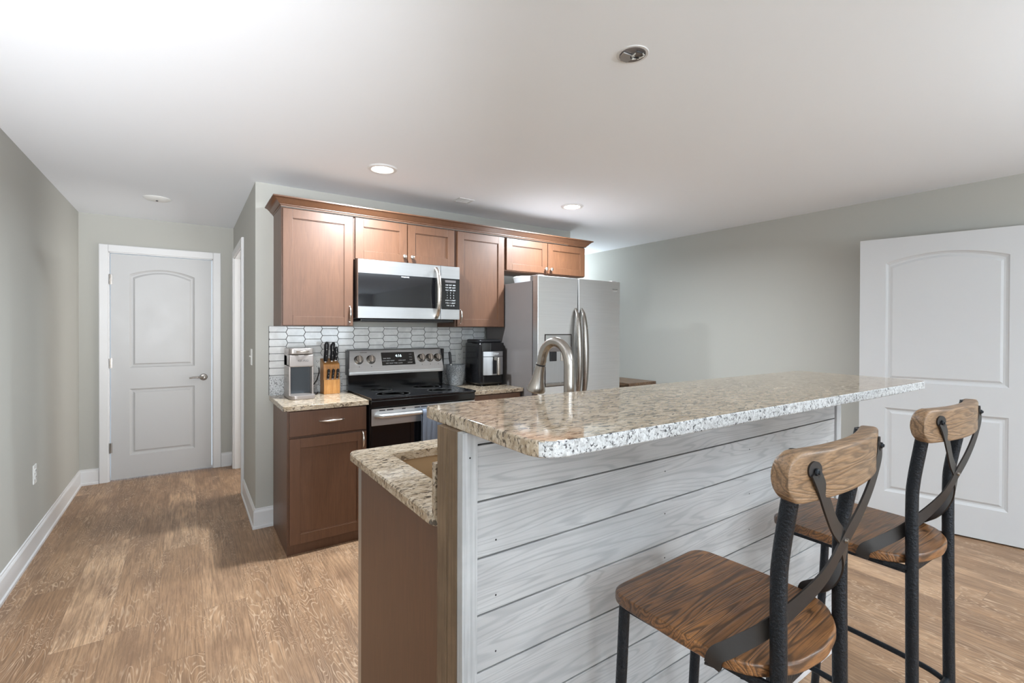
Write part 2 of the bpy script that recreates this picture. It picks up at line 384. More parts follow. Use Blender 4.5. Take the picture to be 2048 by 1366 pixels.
    def build(s, name, mat, parent=None, smooth=True, origin=None, loc=False):
        me = bpy.data.meshes.new(name)
        off = Vector(parent['_o']) if parent is not None and '_o' in parent else Vector((0, 0, 0))
        if parent is None and origin is not None: off = Vector(origin)
        if loc: off = Vector((0, 0, 0))
        bmesh.ops.translate(s.bm, vec=-off, verts=s.bm.verts); s.bm.to_mesh(me); s.bm.free()
        me.materials.append(mat if not isinstance(mat, str) else MAT[mat])
        o = bpy.data.objects.new(name, me); COL.objects.link(o)
        if smooth:
            for p in me.polygons: p.use_smooth = True
            me.set_sharp_from_angle(angle=math.radians(38))
        wn = o.modifiers.new('weighted_normal', 'WEIGHTED_NORMAL'); wn.keep_sharp = True; wn.weight = 80
        if parent is not None: o.parent = parent; o['_o'] = tuple(off)
        elif origin is not None: o.location = origin; o['_o'] = tuple(origin)
        return o
def tag(o, label=None, cat=None, group=None, kind=None):
    if label: o['label'] = label
    if cat: o['category'] = cat
    if group: o['group'] = group
    if kind: o['kind'] = kind
    return o
def thing(name, loc, label, cat, group=None, kind=None):
    e = bpy.data.objects.new(name, None); e.empty_display_size = 0.05; COL.objects.link(e); e.location = loc
    e['_o'] = tuple(loc); return tag(e, label, cat, group, kind)
def struct(name, mb, mat, label=None, parent=None):
    o = mb.build(name, mat, parent, smooth=False)
    if parent is None: o['kind'] = 'structure'
    if label: o['label'] = label
    return o
def text(s, size, loc, rot, mat, parent, name='lettering', depth=0.0004, align='CENTER', sx=1.0):
    cu = bpy.data.curves.new('tmp_text', 'FONT'); cu.body = s; cu.size = size; cu.align_x = align; cu.align_y = 'CENTER'; cu.extrude = depth
    o = bpy.data.objects.new('tmp_text', cu); COL.objects.link(o)
    dg = bpy.context.evaluated_depsgraph_get(); me = bpy.data.meshes.new_from_object(o.evaluated_get(dg))
    bpy.data.objects.remove(o); bpy.data.curves.remove(cu)
    from mathutils import Euler
    off = Vector(parent['_o'])
    me.transform(Matrix.Translation(Vector(loc)-off) @ Euler(rot).to_matrix().to_4x4() @ Matrix.Diagonal((sx, 1, 1, 1)))
    me.materials.clear(); me.materials.append(MAT[mat]); me.name = name
    t = bpy.data.objects.new(name, me); COL.objects.link(t); t.parent = parent; t['_o'] = tuple(off); return t
def arc(cx, cy, r, a0, a1, n=6):
    return [(cx+r*math.cos(math.radians(a0+(a1-a0)*i/n)), cy+r*math.sin(math.radians(a0+(a1-a0)*i/n))) for i in range(n+1)]
def rrect(x0, x1, y0, y1, r, n=5):
    r4 = r if hasattr(r, '__len__') else (r,)*4      # bl, br, tr, tl
    return (arc(x0+r4[0], y0+r4[0], r4[0], 180, 270, n)+arc(x1-r4[1], y0+r4[1], r4[1], 270, 360, n)
            + arc(x1-r4[2], y1-r4[2], r4[2], 0, 90, n)+arc(x0+r4[3], y1-r4[3], r4[3], 90, 180, n))
def rpoly(pts, r, n=6):
    """polygon with rounded corners"""
    out = []; N = len(pts)
    for i in range(N):
        p = Vector(pts[i]); a = (Vector(pts[i-1])-p).normalized(); b = (Vector(pts[(i+1) % N])-p).normalized()
        rr = r[i] if hasattr(r, '__len__') else r
        A, B = p+a*rr, p+b*rr
        for k in range(n+1):
            t = k/n; q = A*(1-t)**2+p*2*t*(1-t)+B*t*t; out.append((q.x, q.y))
    return out

# ================================================================== SETTING
T = 0.12
struct('floor', MB().box(XL-T, XR+T, YR-T, YH+T, -0.1, 0.0), 'floor')
struct('ceiling', MB().box(XL-T, XR+T, YR-T, YH+T, ZC, ZC+0.1), 'ceiling')
struct('wall_left', MB().box(XL-T, XL, YR-T, YH+T, 0, ZC), 'wall')
struct('wall_right', MB().box(XR, XR+T, YR-T, YH+T, 0, ZC), 'wall')
DX0, DX1, DH = -0.565, 0.202, 2.043             # hall door leaf
XH = 0.387                                       # hall right wall
wb = MB(); wb.box(XL, DX0-0.02, YH, YH+T, 0, ZC); wb.box(DX1+0.02, XR, YH, YH+T, 0, ZC); wb.box(DX0-0.02, DX1+0.02, YH, YH+T, DH+0.02, ZC)
struct('wall_back', wb, 'wall')
OY0, OY1, OH = 4.535, 5.345, 2.05                # doorway in the hall right wall
wk = MB(); wk.box(XH, 3.24, YB, YB+T, 0, ZC)
struct('wall_kitchen', wk, 'wall')
wh = MB(); wh.box(XH, XH+T, YB+T, OY0-0.02, 0, ZC); wh.box(XH, XH+T, OY1+0.02, YH, 0, ZC); wh.box(XH, XH+T, OY0-0.02, OY1+0.02, OH+0.02, ZC)
struct('wall_hall', wh, 'wall')
# rear wall with two windows, behind the camera
wr = MB()
for a in ((XL, -0.5, 0, ZC), (-0.5, 1.5, 0, 0.35), (-0.5, 1.5, 2.25, ZC), (1.5, 2.0, 0, ZC), (2.0, 4.0, 0, 0.35), (2.0, 4.0, 2.25, ZC), (4.0, XR, 0, ZC)):
    wr.box(a[0], a[1], YR-T, YR, a[2], a[3])
struct('wall_rear', wr, 'wall')
def window(n, x0, x1, z0, z1):
    f = MB(); y0, y1 = YR-0.05, YR+0.02
    for a in ((x0, x0+0.05, z0, z1), (x1-0.05, x1, z0, z1), (x0+0.05, x1-0.05, z0, z0+0.05), (x0+0.05, x1-0.05, z1-0.05, z1), ((x0+x1)/2-0.025, (x0+x1)/2+0.025, z0+0.05, z1-0.05)):
        f.box(a[0], a[1], y0, y1, a[2], a[3], 0.004)
    struct('window_%d' % n, f, 'trim')
window(1, -0.5, 1.5, 0.35, 2.25); window(2, 2.0, 4.0, 0.35, 2.25)

# baseboards with a small cap profile: path of points along the floor, room side normal
def baseboard(name, p0, p1, nrm, cut0=0, cut1=0):
    p0, p1, n = Vector(p0), Vector(p1), Vector(nrm); d = (p1-p0).normalized()
    prof = [(0, 0), (0.020, 0), (0.020, 0.016), (0.013, 0.022), (0.013, 0.112), (0.010, 0.120), (0.006, 0.126), (0.006, 0.134), (0, 0.137)]
    m = MB(); b = m.bm; R = []
    for p, c in ((p0, cut0), (p1, -cut1)):
        R.append([b.verts.new((p.x+n.x*o+d.x*o*c, p.y+n.y*o+d.y*o*c, z)) for o, z in prof])
    k = len(prof)
    for i in range(k): b.faces.new((R[0][i], R[0][(i+1) % k], R[1][(i+1) % k], R[1][i]))
    b.faces.new(R[0][::-1]); b.faces.new(R[1]); bmesh.ops.recalc_face_normals(b, faces=b.faces)
    return struct(name, m, 'trim')
baseboard('baseboard_left', (XL, YR), (XL, YH), (1, 0), 0, 1)
baseboard('baseboard_back', (XL, YH), (DX0-0.078, YH), (0, -1), 1, 0)
baseboard('baseboard_back', (DX1+0.078, YH), (XH, YH), (0, -1), 0, 1)
baseboard('baseboard_hall', (XH, YB), (XH, OY0-0.078), (-1, 0), -1, 0)
baseboard('baseboard_kitchen', (XH, YB), (0.497, YB), (0, -1), -1, 0)
baseboard('baseboard_right', (XR, 1.3), (XR, YH), (-1, 0), 0, 1)
baseboard('baseboard_end', (3.24, YH), (XR, YH), (0, -1), 0, 1)

def casing(name, x0, x1, zt, y, mtx=None, w=0.066, side=(1, 1)):
    """door casing with a stepped profile in the plane y, opening x0..x1 up to zt"""
    m = MB(); g = 0.010
    for (a, b) in ((x0-w-g, x0-g), (x1+g, x1+w+g)):
        if (a < x0 and not side[0]) or (a > x1 and not side[1]): continue
        m.box(a, b, y-0.016, y, 0, zt+w+g, 0.003)
        m.box(a+0.004, b-0.004, y-0.020, y-0.014, 0, zt+w+g-0.004, 0.002)
    m.box(x0-g, x1+g, y-0.016, y, zt+g, zt+w+g, 0.003); m.box(x0-g, x1+g, y-0.020, y-0.014, zt+g+0.004, zt+w+g-0.004, 0.002)
    # jambs
    m.box(x0-g-0.008, x0-0.003, y-0.002, y+T, 0, zt+g); m.box(x1+0.003, x1+g+0.008, y-0.002, y+T, 0, zt+g); m.box(x0-g-0.008, x1+g+0.008, y-0.002, y+T, zt+0.004, zt+g+0.008)
    if mtx is not None: bmesh.ops.transform(m.bm, matrix=mtx, verts=m.bm.verts)
    return struct(name, m, 'trim')
casing('trim_1', DX0, DX1, DH, YH)
# doorway in the hall right wall: local x runs along world -y, face looks to -x
mt = Matrix(((0, 1, 0, 0), (-1, 0, 0, 0), (0, 0, 1, 0), (0, 0, 0, 1)))   # local (x,y)->world (y, -x)
casing('trim_2', -OY1, -OY0, OH, XH, mt)

# arch-top two panel moulded doors
def panel_door(wd, ht, th, mirror=False):
    """front face at y=0 looking to -y, x from 0 to wd; panels are sunk mouldings with raised fields"""
    m = MB(); bm = m.bm
    px0, px1 = 0.132*wd/0.767*1.0, wd-0.138*wd/0.767
    if wd > 0.85: px0, px1 = 0.150, wd-0.145
    p1 = (px0, px1, 0.205*ht/2.035, 0.812*ht/2.035); p2 = (px0, px1, 1.003*ht/2.035, 1.858*ht/2.035)
    def outline(p, ins, top_arch):
        x0, x1, z0, z1 = p[0]+ins, p[1]-ins, p[2]+ins, p[3]-ins
        pts = [(x0, z0), (x1, z0), (x1, z1)]; n = 24
        if top_arch:
            rise = 0.055
            xs0, xs1 = p[0]+ins, p[1]-ins
            for k in range(1, n): 
                t = k/n; x = xs1+(xs0-xs1)*t; pts.append((x, z1+rise*math.sin(PI*t)**0.85))
        else:
            for k in range(1, n): t = k/n; pts.append((x1+(x0-x1)*t, z1))
        pts.append((x0, z1)); return pts
    loops_all = []
    for p, arch in ((p1, False), (p2, True)):
        depths = [(0.0, 0.0), (0.006, 0.006), (0.016, 0.011), (0.026, 0.011), (0.040, 0.003), (0.043, 0.003)]
        loops = []
        for ins, dep in depths:
            loops.append([bm.verts.new((x, dep, z)) for x, z in outline(p, ins, arch)])
        for A, B in zip(loops, loops[1:]):
            for k in range(len(A)): bm.faces.new((A[k], A[(k+1) % len(A)], B[(k+1) % len(B)], B[k]))
        bm.faces.new(loops[-1]); loops_all.append(loops[0])
    # flat front around the panels
    c = [bm.verts.new(q) for q in ((0, 0, 0), (wd, 0, 0), (wd, 0, ht), (0, 0, ht))]
    A, B = loops_all        # A lower, B upper; indices 0:(x0,z0) 1:(x1,z0) 2:(x1,z1) ... -1:(x0,z1)
    bm.faces.new((c[0], c[1], A[1], A[0])); bm.faces.new((c[1], c[2], B[2], B[1], A[2], A[1]))
    bm.faces.new([A[2], B[1], B[0], A[-1]]+A[-2:2:-1]); bm.faces.new((c[0], A[0], A[-1], B[0], B[-1], c[3]))
    bm.faces.new([c[3], B[-1]]+B[-2:2:-1]+[B[2], c[2]])
    d = [bm.verts.new((q.co.x, th, q.co.z)) for q in c]
    bm.faces.new(d[::-1])
    for i in range(4): bm.faces.new((c[i], d[i], d[(i+1) % 4], c[(i+1) % 4]))
    bmesh.ops.recalc_face_normals(bm, faces=bm.faces)
    return m
def lever(parent, loc, sgn, mat='nickel', R=Matrix()):
    o = Vector(loc)
    r = MB(); r.lathe([(0.0, 0.0), (0.032, 0.0), (0.033, 0.004), (0.028, 0.010), (0.012, 0.013), (0.011, 0.045), (0.0, 0.045)], (0, 0, 0), 28, R @ Matrix.Rotation(PI/2, 4, 'X'))
    pts = [(0, -0.046, 0), (sgn*0.02, -0.050, 0.001), (sgn*0.05, -0.052, 0.004), (sgn*0.085, -0.050, 0.003), (sgn*0.115, -0.047, -0.002)]
    r.tube([R @ Vector(p) for p in pts], [0.010, 0.010, 0.0085, 0.0075, 0.006], 12)
    bmesh.ops.translate(r.bm, vec=o, verts=r.bm.verts)
    return r.build('door_handle', mat, parent)
dm = panel_door(DX1-DX0-0.006, DH-0.014, 0.04); bmesh.ops.translate(dm.bm, vec=(DX0+0.003, YH+0.004, 0.012), verts=dm.bm.verts)
d1 = struct('door_1', dm, 'door'); d1['_o'] = (0, 0, 0)
d1['label'] = 'closed white arch-panel door at the end of the hall'
lever(d1, (0.134, YH+0.003, 0.90), -1, 'nickel_dark')
for z in (0.30, 1.06, 1.81):
    h = MB(); h.tube([(DX0-0.002, YH-0.006, z-0.045), (DX0-0.002, YH-0.006, z+0.045)], 0.006, 10); h.box(DX0-0.004, DX0+0.014, YH+0.001, YH+0.004, z-0.044, z+0.044)
    h.build('hinge', 'nickel_dark', d1)
# open door by the right wall
ang = math.atan2(-0.972, 0.233)
dm = panel_door(0.915, 2.023, 0.035)
# local +x from the free edge towards the hinge, face normal (-y local) towards the room
RM = Matrix.Translation(Vector((4.119, 1.437, 0.012))) @ Matrix.Rotation(ang, 4, 'Z')
bmesh.ops.transform(dm.bm, matrix=RM, verts=dm.bm.verts)
d2 = struct('door_2', dm, 'door'); d2['_o'] = (0, 0, 0); d2['label'] = 'white arch-panel door standing open by the right wall'
for z in (0.25, 1.05, 1.80):
    h = MB(); h.tube([(0.921, 0.030, z-0.045), (0.921, 0.030, z+0.045)], 0.007, 10); bmesh.ops.transform(h.bm, matrix=RM, verts=h.bm.verts); h.build('hinge', 'nickel', d2)
# a white door standing open inside the side room off the hall
dm = MB(); dm.box(XH+0.10, XH+0.82, OY1-0.045, OY1-0.008, 0.012, 2.035, 0.002)
struct('door_3', dm, 'door')
# side room behind the doorway
sr = MB(); sr.box(2.2, 2.3, YB+T, YH, 0, ZC); struct('wall_side_room', sr, 'wall')

# ================================================================== CEILING FITTINGS
def can_light(x, y, label, lit=True, grp='lit recessed lights over the kitchen run'):
    t = thing('recessed_light', (x, y, ZC), label, 'ceiling light', grp)
    MB().lathe([(0.064, 0.0), (0.064, -0.006), (0.070, -0.010), (0.086, -0.008), (0.092, -0.001), (0.092, 0.0)], (x, y, ZC), 48).build('trim_ring', 'trim', t)
    MB().lathe([(0.0, -0.004), (0.065, -0.004), (0.065, 0.0), (0.0, 0.0)], (x, y, ZC), 48).build('lens', 'lens' if lit else 'plate', t)
can_light(*CANS[0], 'lit round recessed light above the range and coffee maker')
can_light(*CANS[1], 'lit round recessed light in front of the refrigerator')
for i, (x, y) in enumerate(REAR_CANS): can_light(x, y, 'lit recessed light behind the viewpoint', grp='recessed lights of the rear room')
# bare junction box with wires
jx, jy = 1.344, 1.184
t = thing('junction_box', (jx, jy, ZC), 'bare round metal ceiling box with loose wires and no lamp', 'ceiling box')
MB().lathe([(0.046, 0.0), (0.046, -0.002), (0.056, -0.003), (0.058, 0.0)], (jx, jy, ZC), 40).build('rim', 'trim', t)
MB().lathe([(0.0, -0.0035), (0.047, -0.0035), (0.047, -0.001), (0.0, -0.001)], (jx, jy, ZC), 40).build('inside', 'fridge_side', t)
m = MB(); m.prism([(jx-0.046, jy+0.000), (jx+0.006, jy-0.006), (jx+0.014, jy+0.040), (jx-0.018, jy+0.043), (jx-0.038, jy+0.026)], ZC-0.010, ZC-0.004, 0.002); m.build('bracket', 'crumpled_metal', t)
for k in range(5):
    a = k*0.9; pts = [(jx+0.008+0.030*math.cos(a+s*0.55-2.4)*(1-0.12*k), jy-0.014+0.024*math.sin(a+s*0.55-2.4), ZC-0.008-0.003*math.sin(s*1.3+k)) for s in range(5)]
    MB().tube(pts, 0.0028, 8).build('wire', 'cream_wire' if k % 3 else 'black', t)
# flat blank light plate in the hall ceiling
t = thing('ceiling_plate', (-0.19, 4.58, ZC), 'unlit flat white round fitting on the hall ceiling', 'ceiling fitting')
MB().lathe([(0.0, -0.018), (0.04, -0.018), (0.075, -0.012), (0.088, -0.002), (0.088, 0.0), (0.0, 0.0)], (-0.19, 4.58, ZC), 40).build('shade', 'plate', t)
MB().lathe([(0.0, -0.024), (0.007, -0.023), (0.008, -0.017), (0.0, -0.017)], (-0.19, 4.58, ZC), 16).build('finial', 'black', t)
t = thing('ceiling_vent', (1.78, 3.26, ZC), 'small white rectangular air vent in the ceiling above the cabinets', 'vent')
m = MB()
for a in ((1.715, 1.845, 3.205, 3.217), (1.715, 1.845, 3.303, 3.315), (1.715, 1.727, 3.217, 3.303), (1.833, 1.845, 3.217, 3.303)): m.box(a[0], a[1], a[2], a[3], ZC-0.006, ZC, 0.0015)
m.build('frame', 'trim', t)
m = MB()
for k in range(5): m.box(1.728, 1.832, 3.221+k*0.017, 3.232+k*0.017, ZC-0.004, ZC-0.001)
m.build('slats', 'trim', t)

# ================================================================== WALL PLATES
def outlet(loc, R, label, cat='electrical outlet', nm='wall_outlet', kind='outlet', W=0.072, H=0.117):
    """plate in the xz plane facing -y, turned by R"""
    t = thing(nm, loc, label, cat); L = Vector(loc)
    def put(m, name, mat):
        bmesh.ops.transform(m.bm, matrix=Matrix.Translation(L) @ R, verts=m.bm.verts); m.build(name, mat, t)
    m = MB(); m.box(-W/2, W/2, -0.006, 0, -H/2, H/2, 0.0025); put(m, 'cover_plate', 'plate')
    if kind == 'outlet':
        for s in (-1, 1):
            m = MB(); m.prism(rrect(-0.017, 0.017, -0.014, 0.014, 0.007), 0, 0.003, mtx=Matrix.Translation((0, -0.0055, s*0.020)) @ Matrix.Rotation(PI/2, 4, 'X')); put(m, 'socket', 'plate')
            m = MB(); m.box(-0.008, -0.005, -0.0092, -0.008, s*0.020-0.002, s*0.020+0.007); m.box(0.005, 0.008, -0.0092, -0.008, s*0.020-0.002, s*0.020+0.006); m.box(-0.002, 0.002, -0.0092, -0.008, s*0.020-0.010, s*0.020-0.006); put(m, 'slots', 'black')
    else:
        m = MB(); m.tube([(0, -0.004, 0), (0, -0.016, 0.008)], 0.0045, 8); put(m, 'toggle', 'plate')
R_l = Matrix.Rotation(PI/2, 4, 'Z'); R_r = Matrix.Rotation(-PI/2, 4, 'Z')
outlet((XL, 4.05, 0.475), R_l, 'white outlet low on the left hall wall')
outlet((XH, 3.89, 1.168), R_r, 'white light switch on the narrow wall by the cabinets', 'light switch', 'light_switch', 'switch')
outlet((0.788, YB-0.0095, 1.115), Matrix(), 'white outlet on the tiles behind the coffee maker', W=0.12)
outlet((1.955, YB-0.0095, 1.135), Matrix(), 'white outlet on the tiles beside the air fryer')

# ================================================================== UPPER CABINETS
YU = 3.352     # carcase front
def shaker(x0, x1, z0, z1, y, parent, name='door', st=0.058, th=0.020):
    """framed door whose front is at y-th"""
    m = MB(); yf = y-th
    m.box(x0, x0+st, yf, y, z0, z1, 0.0018); m.box(x1-st, x1, yf, y, z0, z1, 0.0018)
    m.box(x0+st, x1-st, yf, y, z0, z0+st, 0.0018); m.box(x0+st, x1-st, yf, y, z1-st, z1, 0.0018)
    m.box(x0+st-0.002, x1-st+0.002, yf+0.009, y-0.002, z0+st-0.002, z1-st+0.002)
    # small bevel strip round the field
    i = st
    for a in ((x0+i, x0+i+0.004, z0+i, z1-i), (x1-i-0.004, x1-i, z0+i, z1-i), (x0+i, x1-i, z0+i, z0+i+0.004), (x0+i, x1-i, z1-i-0.004, z1-i)):
        m.box(a[0], a[1], yf+0.005, yf+0.010, a[2], a[3])
    return m.build(name, 'cab', parent)
def bow_pull(p, parent, axis='z', L=0.105):
    m = MB(); P = []; Rr = []
    for k in range(13):
        t = -1+2*k/12; s = t*L/2; o = 0.026*(1-t*t)**0.6+0.003
        P.append((p[0]+(s if axis == 'x' else 0), p[1]-o, p[2]+(s if axis == 'z' else 0))); Rr.append(0.0025+0.0060*(1-abs(t))**0.6)
    m.tube(P, Rr, 10); m.lathe([(0.0, 0), (0.005, 0), (0.005, 0.006), (0, 0.006)], (P[0][0], p[1], P[0][2]), 10, Matrix.Rotation(PI/2, 4, 'X')); m.lathe([(0.0, 0), (0.005, 0), (0.005, 0.006), (0, 0.006)], (P[-1][0], p[1], P[-1][2]), 10, Matrix.Rotation(PI/2, 4, 'X'))
    return m.build('handle', 'nickel', parent)
def knob(p, parent):
    return MB().lathe([(0.0, 0.0), (0.006, 0.0), (0.0055, 0.012), (0.013, 0.018), (0.0155, 0.024), (0.013, 0.030), (0.006, 0.033), (0.0, 0.0335)], p, 24, Matrix.Rotation(PI/2, 4, 'X')).build('knob', 'nickel', parent)
ZT = 2.158
def upper(x0, x1, z0, label, doors, name='upper_cabinet'):
    t = thing(name, (x0, YB, z0), label, 'cabinet', 'upper wall cabinets')
    m = MB(); m.box(x0+0.001, x1-0.001, YU, YB-0.001, z0, ZT, 0.001); m.build('carcase', 'cab', t)
    for (a, b, hp, kind) in doors:
        d = shaker(a, b, z0+(0.004 if kind == 'pull' else 0.006), ZT-0.010, YU, t)
        if kind == 'pull': bow_pull((hp[0], YU-0.020, hp[1]), d)
        else: knob((hp[0], YU-0.020, hp[1]), d)
    return t
upper(0.498, 0.958, 1.392, 'tall single-door upper cabinet above the coffee maker', [(0.507, 0.950, (0.927, 1.475), 'pull')])
upper(0.958, 1.748, 1.858, 'short two-door upper cabinet above the microwave', [(0.966, 1.344, (1.318, 1.905), 'knob'), (1.352, 1.736, (1.378, 1.905), 'knob')])
upper(1.748, 2.215, 1.392, 'tall single-door upper cabinet between microwave and refrigerator', [(1.764, 2.206, (1.788, 1.475), 'pull')])
upper(2.215, 3.136, 1.872, 'short two-door upper cabinet above the refrigerator', [(2.232, 2.672, (2.645, 1.915), 'knob'), (2.680, 3.128, (2.706, 1.915), 'knob')])
# crown moulding over all four
path = [(0.498, YB-0.001), (0.498, YU-0.020), (3.136, YU-0.020), (3.136, YB-0.001)]
prof = [(0.0, ZT-0.001), (0.004, ZT-0.001), (0.005, ZT+0.006), (0.011, ZT+0.008), (0.011, ZT+0.013), (0.018, ZT+0.017), (0.024, ZT+0.026), (0.040, ZT+0.042), (0.050, ZT+0.046), (0.054, ZT+0.048), (0.054, ZT+0.056), (0.0, ZT+0.056)]
m = MB(); R = []
for (x, y), (nx, ny) in zip(path, ((-1, 0), (-1, -1), (1, -1), (1, 0))):
    R.append([m.bm.verts.new((x+nx*o, y+ny*o, z)) for o, z in prof])
for A, B in zip(R, R[1:]):
    for k in range(len(prof)): m.bm.faces.new((A[k], A[(k+1) % len(prof)], B[(k+1) % len(prof)], B[k]))
m.bm.faces.new(R[0]); m.bm.faces.new(R[-1][::-1]); bmesh.ops.recalc_face_normals(m.bm, faces=m.bm.faces)
tag(m.build('crown_molding', 'cab', origin=(0.498, YB, ZT)), 'stained brown crown molding along the top of the upper cabinets', 'molding')

# ================================================================== TILE BACKSPLASH
ZCT = 0.910     # countertop height
t = thing('tile_backsplash', (0.468, YB, ZCT), 'white elongated hexagon tile backsplash with dark grout', 'backsplash')
m = MB(); m.box(0.468, 2.213, YB-0.007, YB-0.001, ZCT, 1.391); m.build('grout', 'grout', t)
m = MB(); bm = m.bm; PX, PZ, AM = 0.1165, 0.0505, 0.0058; G = 0.0014
for col in range(-2, 16):
    x0 = 0.583+PX*(col); x1 = x0+PX
    for row in range(-1, 11):
        zc = 1.349-0.0505*row+(0.0505/2 if col % 2 else 0)-0.0
        a = AM
        hx = [(x0-a+G, zc), (x0+a+G, zc+PZ/2-G), (x1-a-G, zc+PZ/2-G), (x1+a-G, zc), (x1-a-G, zc-PZ/2+G), (x0+a+G, zc-PZ/2+G)]
        b = bmesh.new(); vs = [b.verts.new((x, YB-0.007, z)) for x, z in hx]; f = b.faces.new(vs)
        r = bmesh.ops.extrude_face_region(b, geom=[f]); nv = [g for g in r['geom'] if isinstance(g, bmesh.types.BMVert)]
        ty = random.uniform(-0.0003, 0.0003)
        for v in nv:
            v.co.y = YB-0.0100+ty+(v.co.x-x0)*random.uniform(-0.003, 0.003)
            v.co.x += (-0.0010 if v.co.x > (x0+x1)/2 else 0.0010); v.co.z += (-0.0008 if v.co.z > zc+0.001 else (0.0008 if v.co.z < zc-0.001 else 0))
        bmesh.ops.recalc_face_normals(b, faces=b.faces)
        for pl, no in (((0.4705, 0, 0), (-1, 0, 0)), ((2.2125, 0, 0), (1, 0, 0)), ((0, 0, 1.3895), (0, 0, 1)), ((0, 0, ZCT+0.001), (0, 0, -1))):
            if not b.verts: break
            q = bmesh.ops.bisect_plane(b, geom=b.verts[:]+b.edges[:]+b.faces[:], plane_co=pl, plane_no=no, clear_outer=True)
            ce = [e for e in q['geom_cut'] if isinstance(e, bmesh.types.BMEdge)]
            if ce:
                try: bmesh.ops.contextual_create(b, geom=ce)
                except Exception: pass
        if b.verts: m.add(b)
        else: b.free()
m.build('tiles', 'tile', t, smooth=False)

# ================================================================== BASE CABINETS AND BACK COUNTERS
YF = 3.100
def base_front(x0, x1, t, y=YF, hand='r', drawer=True):
    if drawer:
        m = MB(); m.box(x0+0.006, x1-0.006, y-0.020, y, 0.722, 0.872, 0.0025); d = m.build('drawer', 'cab', t)
        bow_pull(((x0+x1)/2+0.012, y-0.020, 0.803), d, 'x', 0.145)
    dd = shaker(x0+0.006, x1-0.006, 0.070, 0.708, y, t)
    bow_pull((x1-0.032 if hand == 'r' else x0+0.032, y-0.020, 0.655), dd)
t = thing('base_cabinet', (0.498, YB, 0), 'dark brown base cabinet with drawer and door under the coffee maker', 'cabinet', 'base cabinets of the back run')
m = MB(); m.box(0.500, 0.972, YF+0.002, YB-0.022, 0.062, 0.880, 0.001); m.box(0.500, 0.972, YF+0.012, YB-0.022, 0.0, 0.062); m.build('carcase', 'cab', t)
m = MB(); m.box(0.495, 0.501, YF+0.006, YB-0.022, 0.0, 0.880, 0.001); m.build('side_panel', 'cab', t)
base_front(0.500, 0.972, t)
t = thing('base_cabinet', (1.760, YB, 0), 'brown base cabinet between the range and the refrigerator', 'cabinet', 'base cabinets of the back run')
m = MB(); m.box(1.765, 2.205, YF+0.002, YB-0.022, 0.062, 0.880, 0.001); m.box(1.765, 2.205, YF+0.06, YB-0.022, 0.0, 0.062); m.build('carcase', 'cab', t)
base_front(1.765, 2.205, t, hand='l')
m = MB(); m.prism(rpoly([(0.468, 3.060), (0.975, 3.060), (0.975, YB-0.031), (0.468, YB-0.031)], (0.03, 0.003, 0.003, 0.003)), 0.880, ZCT, 0.006, 3)
tag(m.build('countertop', 'granite', origin=(0.468, 3.06, 0.88)), 'short granite countertop under the coffee maker and knife block', 'countertop')
m = MB(); m.prism(rpoly([(1.762, 3.060), (2.2125, 3.060), (2.2125, YB-0.031), (1.762, YB-0.031)], 0.003), 0.880, ZCT, 0.006, 3)
tag(m.build('countertop', 'granite', origin=(1.762, 3.06, 0.88)), 'short granite countertop between the range and the refrigerator', 'countertop')
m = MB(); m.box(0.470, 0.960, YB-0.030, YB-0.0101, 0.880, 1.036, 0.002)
tag(m.build('granite_upstand', 'granite_daylit', origin=(0.47, YB, 0.88)), 'granite upstand strip on the wall behind the coffee maker', 'upstand')
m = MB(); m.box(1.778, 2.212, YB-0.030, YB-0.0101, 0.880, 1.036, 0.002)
tag(m.build('granite_upstand', 'granite_daylit', origin=(1.78, YB, 0.88)), 'granite upstand strip on the wall behind the air fryer', 'upstand')

# ================================================================== RANGE
RX0, RX1, RY = 0.980, 1.757, 3.040
t = thing('range', (RX0, YB, 0), 'stainless and black freestanding electric range', 'stove')
m = MB(); m.box(RX0+0.003, RX1-0.003, RY+0.03, YB-0.035, 0.02, 0.895, 0.003); m.build('body', 'black', t)
m = MB(); m.prism(rrect(RX0, RX1, RY-0.012, YB-0.10, (0.012, 0.012, 0.003, 0.003)), 0.905, 0.922, 0.004, 3); c = m.build('cooktop', 'cooktop', t)
for (bx, by, br) in ((1.19, 3.20, 0.115), (1.55, 3.20, 0.09), (1.19, 3.44, 0.075), (1.55, 3.44, 0.105)):
    for q in (br, br*0.62):
        MB().lathe([(q-0.0006, 0.0), (q-0.0006, 0.0003), (q+0.0006, 0.0003), (q+0.0006, 0.0)], (bx, by, 0.922), 64).build('burner_ring', 'burner_print', c)
m = MB(); m.box(RX0+0.002, RX1-0.002, RY-0.006, RY+0.05, 0.858, 0.905, 0.006); m.build('front_band', 'black_gloss', t)
for x in (RX0, RX1-0.012): m = MB(); m.box(x, x+0.012, RY-0.016, YB-0.1, 0.912, 0.9235, 0.002); m.build('side_trim', 'black_gloss', t)
